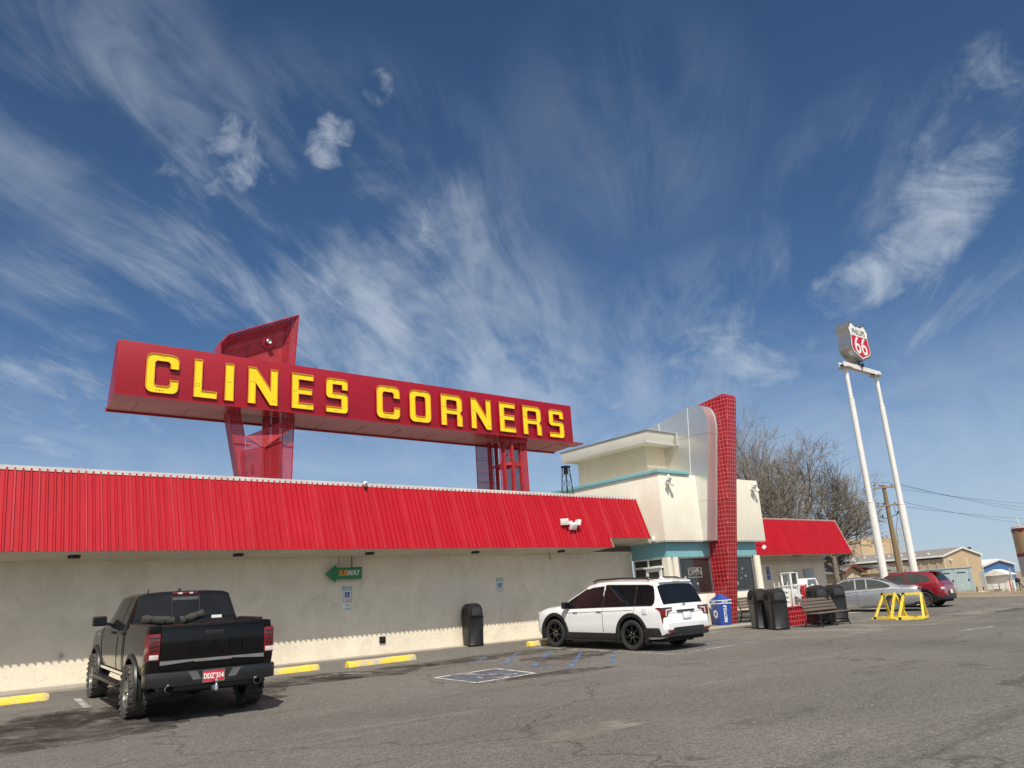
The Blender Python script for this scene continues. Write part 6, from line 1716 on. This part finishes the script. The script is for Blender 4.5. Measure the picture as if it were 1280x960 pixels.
P('roof_camera', MB().tube([(mx1 - 1.6, my + .4, ez), (mx1 - 1.6, my + .4, 4.3)], .04, 6).box(mx1 - 1.9, mx1 - 1.3, my + .3, my + .5, 4.2, 4.42), M['trim_dark'], t)
t = thing('vent_pipe', 'grey standing pipe in front of the large tan metal building', 'pipe', (93.6, 35.6, b0))
tag(t); P('pipe', MB().tube([(93.6, 34.2, b0), (93.5, 34.2, 1.95)], .09, 8), M['trim_grey'], t); P('cap', MB().lathe([(.13, 1.95), (.13, 2.1), (0, 2.15)], 8, Matrix.Translation((93.5, 34.2, 0))), M['trim_grey'], t)
# grey-blue equipment cabinet
t = thing('equipment_cabinet', 'big grey blue steel cabinet with four doors behind the red car', 'cabinet', (73.5, 30, B(73.5, 30)), 0)
cA, cB = Vector((70.8, 32.1, 0)), Vector((74.95, 28.55, 0)); d = (cB - cA).normalized(); nrm = Vector((-d.y, d.x, 0)) * -1
if nrm.dot(Vector((-1, -1, 0))) < 0: nrm = -nrm
cb = B(73, 30) - .1; ct = 1.98
def cab_quad(mb, f0, f1, z0, z1, out):
    a, b = cA.lerp(cB, f0) + nrm * out, cA.lerp(cB, f1) + nrm * out
    a2, b2 = a - nrm * .03, b - nrm * .03
    mb.add([(a.x, a.y, z0), (b.x, b.y, z0), (b.x, b.y, z1), (a.x, a.y, z1), (a2.x, a2.y, z0), (b2.x, b2.y, z0), (b2.x, b2.y, z1), (a2.x, a2.y, z1)], [(0, 1, 2, 3), (0, 4, 5, 1), (1, 5, 6, 2), (2, 6, 7, 3), (3, 7, 4, 0)])
sd = Vector((1.3, .25, 0))
q = [cA, cB, cB + sd, cA + sd + Vector((0, .8, 0))]
P('cabinet_body', MB().prism([(v.x, v.y) for v in q], cb, ct, 'z'), M['greyblue'], t)
a, b = cB, cB + sd
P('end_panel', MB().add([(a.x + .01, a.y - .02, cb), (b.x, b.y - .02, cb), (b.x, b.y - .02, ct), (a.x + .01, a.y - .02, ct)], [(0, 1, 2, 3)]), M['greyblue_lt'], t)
P('lid', MB().prism([(v.x, v.y) for v in [cA + nrm * .1, cB + nrm * .1, cB + sd + Vector((.05, -.05, 0)), cA + sd + Vector((0, .8, 0))]], ct + .002, ct + .08, 'z'), M['greyblue'], t)
for i in range(4):
    mb = MB(); cab_quad(mb, i / 4 + .012, (i + 1) / 4 - .012, cb + .1, ct - .08, .03); dr = P('door', mb, M['greyblue'], t)
    mb = MB(); cab_quad(mb, i / 4 + .05, (i + 1) / 4 - .06, ct - .42, ct - .33, .045); cab_quad(mb, i / 4 + .05, (i + 1) / 4 - .06, cb + .32, cb + .40, .045); P('vent', mb, M['trim_dark'], dr)
    mb = MB(); cab_quad(mb, i / 4 + .21, i / 4 + .23, .85, 1.05, .06); P('handle', mb, M['blackhole'], dr)
t = thing('kerb_block', 'low white slab lying in front of the grey blue cabinet', 'slab', (74, 27.6, zg(74, 27.6)))
P('slab', MB().box(71.5, 75.6, 27.5, 28.1, B(74, 27.6), zg(74, 27.6) + .16), M['trim'], t, bevel=.02)
# round tank with caged ladder
t = thing('water_tank', 'wide flat tan storage tank with a caged ladder, behind the metal building', 'tank', (104, 56, B(104, 56)))
P('shell', MB().lathe([(4.6, -1.0), (4.6, 6.75), (4.45, 6.85), (0, 7.2)], 40, Matrix.Translation((108.5, 54.5, 0))), M['tan'], t, smooth=30)
mb = MB()
for k in range(14):
    a = 2 * math.pi * k / 14; mb.bar((108.5 + 4.62 * math.cos(a), 54.5 + 4.62 * math.sin(a), -1), (108.5 + 4.62 * math.cos(a), 54.5 + 4.62 * math.sin(a), 6.75), .10)
P('shell_rib', mb, M['tan_shade'], t)
mb = MB(); cx, cy = 111.2, 50.4
for dx in (0, .55, 1.1):
    for dy in (0, .5): mb.tube([(cx + dx, cy + dy, 5.0), (cx + dx, cy + dy, 8.25)], .045, 5)
for z in (5.6, 6.4, 7.2, 8.2):
    for dy in (0, .5): mb.tube([(cx, cy + dy, z), (cx + 1.1, cy + dy, z)], .04, 5)
for x in (cx - 2.6, cx - 1.5, cx - .4): mb.tube([(x, cy + .3, 6.7), (x, cy + .3, 8.0)], .035, 5)
for z in (7.4, 8.0): mb.tube([(cx - 2.6, cy + .3, z), (cx, cy + .3, z)], .035, 5)
P('ladder_cage', mb, M['trim_grey'], t)
# upright silo at the right edge
t = thing('silo', 'upright tan and grey cylindrical tank with dark red bands at the photo edge', 'silo', (89.4, 28.2, B(89, 28)))
C_ = Matrix.Translation((88.15, 26.75, 0)); rr = 2.05; sb = B(88, 27)
P('shell', MB().lathe([(rr, 2.95), (rr, 5.35), (rr - .05, 5.55), (0, 5.75)], 40, C_), M['rust_tank'], t, smooth=30)
P('lower_shell', MB().lathe([(rr, .85), (rr, 2.72), (rr, 2.73)], 40, C_).lathe([(rr, .85), (.4, .5)], 40, C_), M['silo_grey'], t, smooth=30)
P('band', MB().lathe([(rr + .012, 5.12), (rr + .012, 5.36)], 40, C_).lathe([(rr + .012, 2.70), (rr + .012, 2.96)], 40, C_), M['silo_red'], t, smooth=30)
mb = MB()
for k in range(24):
    if k % 2: continue
    a0, a1 = 2 * math.pi * k / 24, 2 * math.pi * (k + 1) / 24
    for z0, z1 in ((4.98, 5.12), (2.96, 3.08)):
        mb.add([(88.15 + (rr + .012) * math.cos(a), 26.75 + (rr + .012) * math.sin(a), z) for a in (a0, a1) for z in (z0, z1)], [(0, 2, 3, 1)])
P('band_teeth', mb, M['silo_red'], t)
P('top_rim', MB().lathe([(rr + .03, 5.36), (rr + .03, 5.46), (rr - .05, 5.5)], 40, C_), M['trim'], t, smooth=30)
for k in range(5):
    a = R(-150 + 60 * k); P('support_leg', MB().tube([(88.15 + 1.75 * math.cos(a), 26.75 + 1.75 * math.sin(a), sb), (88.15 + 1.75 * math.cos(a), 26.75 + 1.75 * math.sin(a), 1.0)], .12, 8), M['silo_grey'], t)
P('antenna', MB().tube([(86.75, 27.6, 5.4), (86.6, 27.7, 6.4)], .05, 5).tube([(87.6, 27.2, 5.4), (87.5, 27.2, 6.8)], .05, 5), M['trim'], t)
mb = MB()
for s in (-.2, .2): mb.tube([(86.9 + s * .7, 24.95 - s * .5, 1.0), (86.9 + s * .7, 24.95 - s * .5, 5.6)], .04, 5)
for i in range(14): mb.tube([(86.76, 25.05, 1.2 + i * .32), (87.04, 24.85, 1.2 + i * .32)], .03, 5)
P('ladder', mb, M['ped_yellow'], t)
# blue roofed building, white booth, drums and valve
t = thing('blue_building', 'far building with a blue gable and white roof edge', 'building', (132, 48, -1.2))
P('wall', MB().prism([(126, -1.4), (138, -1.4), (138, 2.35), (132, 3.1), (126, 2.35)], 46.0, 60, 'y'), M['blue_roof'], t)
P('roof', MB().prism([(125.6, 2.3), (132, 3.12), (138.4, 2.3), (138.4, 2.55), (132, 3.38), (125.6, 2.55)], 45.7, 60.3, 'y'), M['trim'], t)
t = thing('white_booth', 'small white booth with pitched roof between building and silo', 'booth', (103, 35, -1.1))
P('wall', MB().box(102.2, 104.2, 35.0, 37.5, -1.1, 1.05), M['white_paint'], t)
P('roof', MB().prism([(34.6, 1.1), (34.9, 1.2), (36.2, 1.75), (37.8, 1.15), (37.8, 1.05)], 101.8, 104.6, 'x'), M['trim'], t)
P('door', MB().box(102.4, 102.7, 34.95, 34.997, -1.0, .6), M['txt_red'], t)
t = thing('loading_arm', 'dark loading arm with a slanted brace in front of the white booth', 'loading arm', (101.5, 33.5, -1.1))
P('arm', MB().tube([(101.6, 33.8, -1.1), (101.6, 33.8, .3)], .10, 6).tube([(101.5, 33.8, .4), (102.9, 33.6, -.8)], .07, 6), M['trim_dark'], t)
P('head', MB().lathe([(0, 0), (.26, .15), (.26, .45), (0, .6)], 10, Matrix.Translation((101.5, 33.8, .1))), M['trim_dark'], t)
for k, (x, y, m, lab) in enumerate(((91.0, 33.6, 'txt_red', 'small red valve post in front of the tan metal building'), (90.2, 33.9, 'trim_dark', 'small dark valve post in front of the tan metal building'))):
    t = thing('valve_post', lab, 'valve', (x, y, B(x, y)))
    P('stem', MB().tube([(x, y, B(x, y)), (x, y, zg(x, y) + .7)], .08, 8), M[m], t)
    P('hand_wheel', MB().lathe([(.0, 0), (.22, 0), (.22, .06), (0, .06)], 10, Matrix.Translation((x, y, zg(x, y) + .7))), M[m], t)
t = thing('concrete_trough', 'low grey concrete trough by the tan metal building', 'trough', (90.4, 32.6, B(90, 32)))
P('trough', MB().box(88.6, 92.2, 32.4, 33.1, B(90, 32), zg(90, 32) + .42), M['trim_grey'], t, bevel=.03)
t = thing('fence', 'low wire fence on grey posts before the far buildings', 'fence', (96, 32, B(96, 32)))
for i in range(9):
    x, y = 84 + i * 2.2, 31.5 + i * .15; P('post', MB().tube([(x, y, B(x, y)), (x, y, zg(x, y) + .95)], .045, 6), M['trim_grey'], t)
mb = MB()
for h in (.35, .65, .92): mb.tube([(84, 31.5, zg(84, 31) + h), (101.6, 32.7, -.8 + h)], .015, 4)
P('wire', mb, M['trim_grey'], t)
t = thing('light_mast', 'slim leaning grey mast between the white booth and the silo', 'mast', (86.3, 29.4, B(86, 29)))
P('mast', MB().tube([(86.35, 29.2, B(86, 29)), (86.2, 29.2, 1.75)], .07, 6), M['trim_grey'], t); P('foot', MB().box(86.2, 86.5, 29.05, 29.35, B(86, 29), zg(86, 29) + .1), M['trim_grey'], t)

# dry earth bank along the far edge of the lot
def berm():
    mb = MB(); rg = random.Random(9); nx, ny = 60, 7
    for i in range(nx + 1):
        y = -25 + 55 * i / nx
        for j in range(ny + 1):
            f = j / ny; x = far_edge_s(y) + .3 + 7 * f
            h = .16 * math.sin(math.pi * f) * (1 + .5 * math.sin(y * 1.3) * math.sin(y * .37)) + rg.uniform(-.03, .03)
            mb.v.append((x, y, zg(x, y) - .02 + (h if 0 < j < ny else -.05)))
    for i in range(nx):
        for j in range(ny):
            a = i * (ny + 1) + j; mb.f.append([a, a + 1, a + ny + 2, a + ny + 1]); mb.mi.append(0)
    o = mb.build('earth_bank', M['dirt'], smooth=60); o['kind'] = 'structure'
def far_edge_s(y): return 47.6 + (17.5 - y) * .28 if y > -10 else 55.3
berm()
# dry grass tufts on the bank
mb = MB(); rg = random.Random(21)
for i in range(900):
    y = rg.uniform(4, 30); x = far_edge_s(y) + rg.uniform(.2, 14) ; z = zg(x, y) + .05
    for k in range(5):
        a = rg.uniform(0, 6.28); h = rg.uniform(.05, .20); w = .012
        c, s = math.cos(a), math.sin(a); dx, dy = rg.uniform(-.08, .08), rg.uniform(-.08, .08)
        mb.add([(x - w * c, y - w * s, z - .05), (x + w * c, y + w * s, z - .05), (x + dx, y + dy, z + h)], [(0, 1, 2)])
g = mb.build('dry_grass', plain('dry_grass', (.34, .27, .15), .95, 0, .3), fix=False); tag(g, 'dry yellow grass tufts on the earth bank', 'grass', kind='stuff')

# ================================================================== BARE TREES
def bare_tree(label, x, y, h, spread, seed, trunk_r, kids=5, lean=(0, 0)):
    t = thing('bare_tree', label, 'tree', (x, y, zg(x, y)), 0, 'bare trees behind the store')
    rg = random.Random(seed); tr = MB(); tw = MB()
    def grow(p, d, L, r, lev):
        n = 4 if lev < 2 else 3
        pts = [p]; dd = d.copy()
        for i in range(n):
            w = .16 if lev < 2 else .26
            dd = (dd + Vector((rg.uniform(-w, w), rg.uniform(-w, w), rg.uniform(-w, w) + (.06 if lev > 0 else .03)))).normalized()
            pts.append(pts[-1] + dd * L / n)
        rad = [r * (1 - .55 * i / n) for i in range(n + 1)]
        sides = (10, 7, 5, 4, 3, 3)[min(lev, 5)]
        (tr if lev < 2 else tw).tube(pts, rad, sides, cap=lev < 2)
        if lev >= 5: return
        cnt = (kids, 5, 5, 5, 4)[lev]
        for i in range(cnt):
            f = rg.uniform(.35, 1.0) if lev else rg.uniform(.30, 1.0)
            if i == 0: f = 1.0
            k = min(int(f * n), n - 1); q = pts[k].lerp(pts[k + 1], f * n - k)
            base = (pts[k + 1] - pts[k]).normalized()
            a = rg.uniform(0, 6.283); o = base.orthogonal().normalized(); b = base.cross(o)
            side = o * math.cos(a) + b * math.sin(a)
            ang = rg.uniform(.15, .4) if i == 0 else rg.uniform(.45, 1.05)
            nd = (base * math.cos(ang) + side * math.sin(ang) * spread).normalized()
            nd = (nd + Vector((0, 0, .12))).normalized()
            grow(q, nd, L * rg.uniform(.52, .80) * (1 if lev else .82), max(.013, r * (1 - .5 * f) * (rg.uniform(.58, .8) if lev < 2 else rg.uniform(.5, .7))), lev + 1)
    grow(Vector((0, 0, -.2)), Vector((lean[0], lean[1], 1)).normalized(), h * .42, trunk_r, 0)
    o = tr.build('trunk', M['bark'], t, world=False, smooth=60, fix=False)
    o = tw.build('crown', M['twig'], t, world=False, fix=False)
    return t
bare_tree('tall bare tree directly right of the tiled fin', 55.2, 35.8, 15.5, 1.0, 4, .46, 8)
bare_tree('broad bare tree over the right red roof, second from the fin', 57.6, 33.6, 15.0, 1.1, 8, .44, 8)
bare_tree('lower bare tree over the end of the right red roof', 59.4, 32.4, 12.0, 1.15, 15, .34, 8)
bare_tree('shortest bare tree beside the left pole of the fuel sign', 62.0, 33.4, 8.2, 1.1, 23, .24, 6)
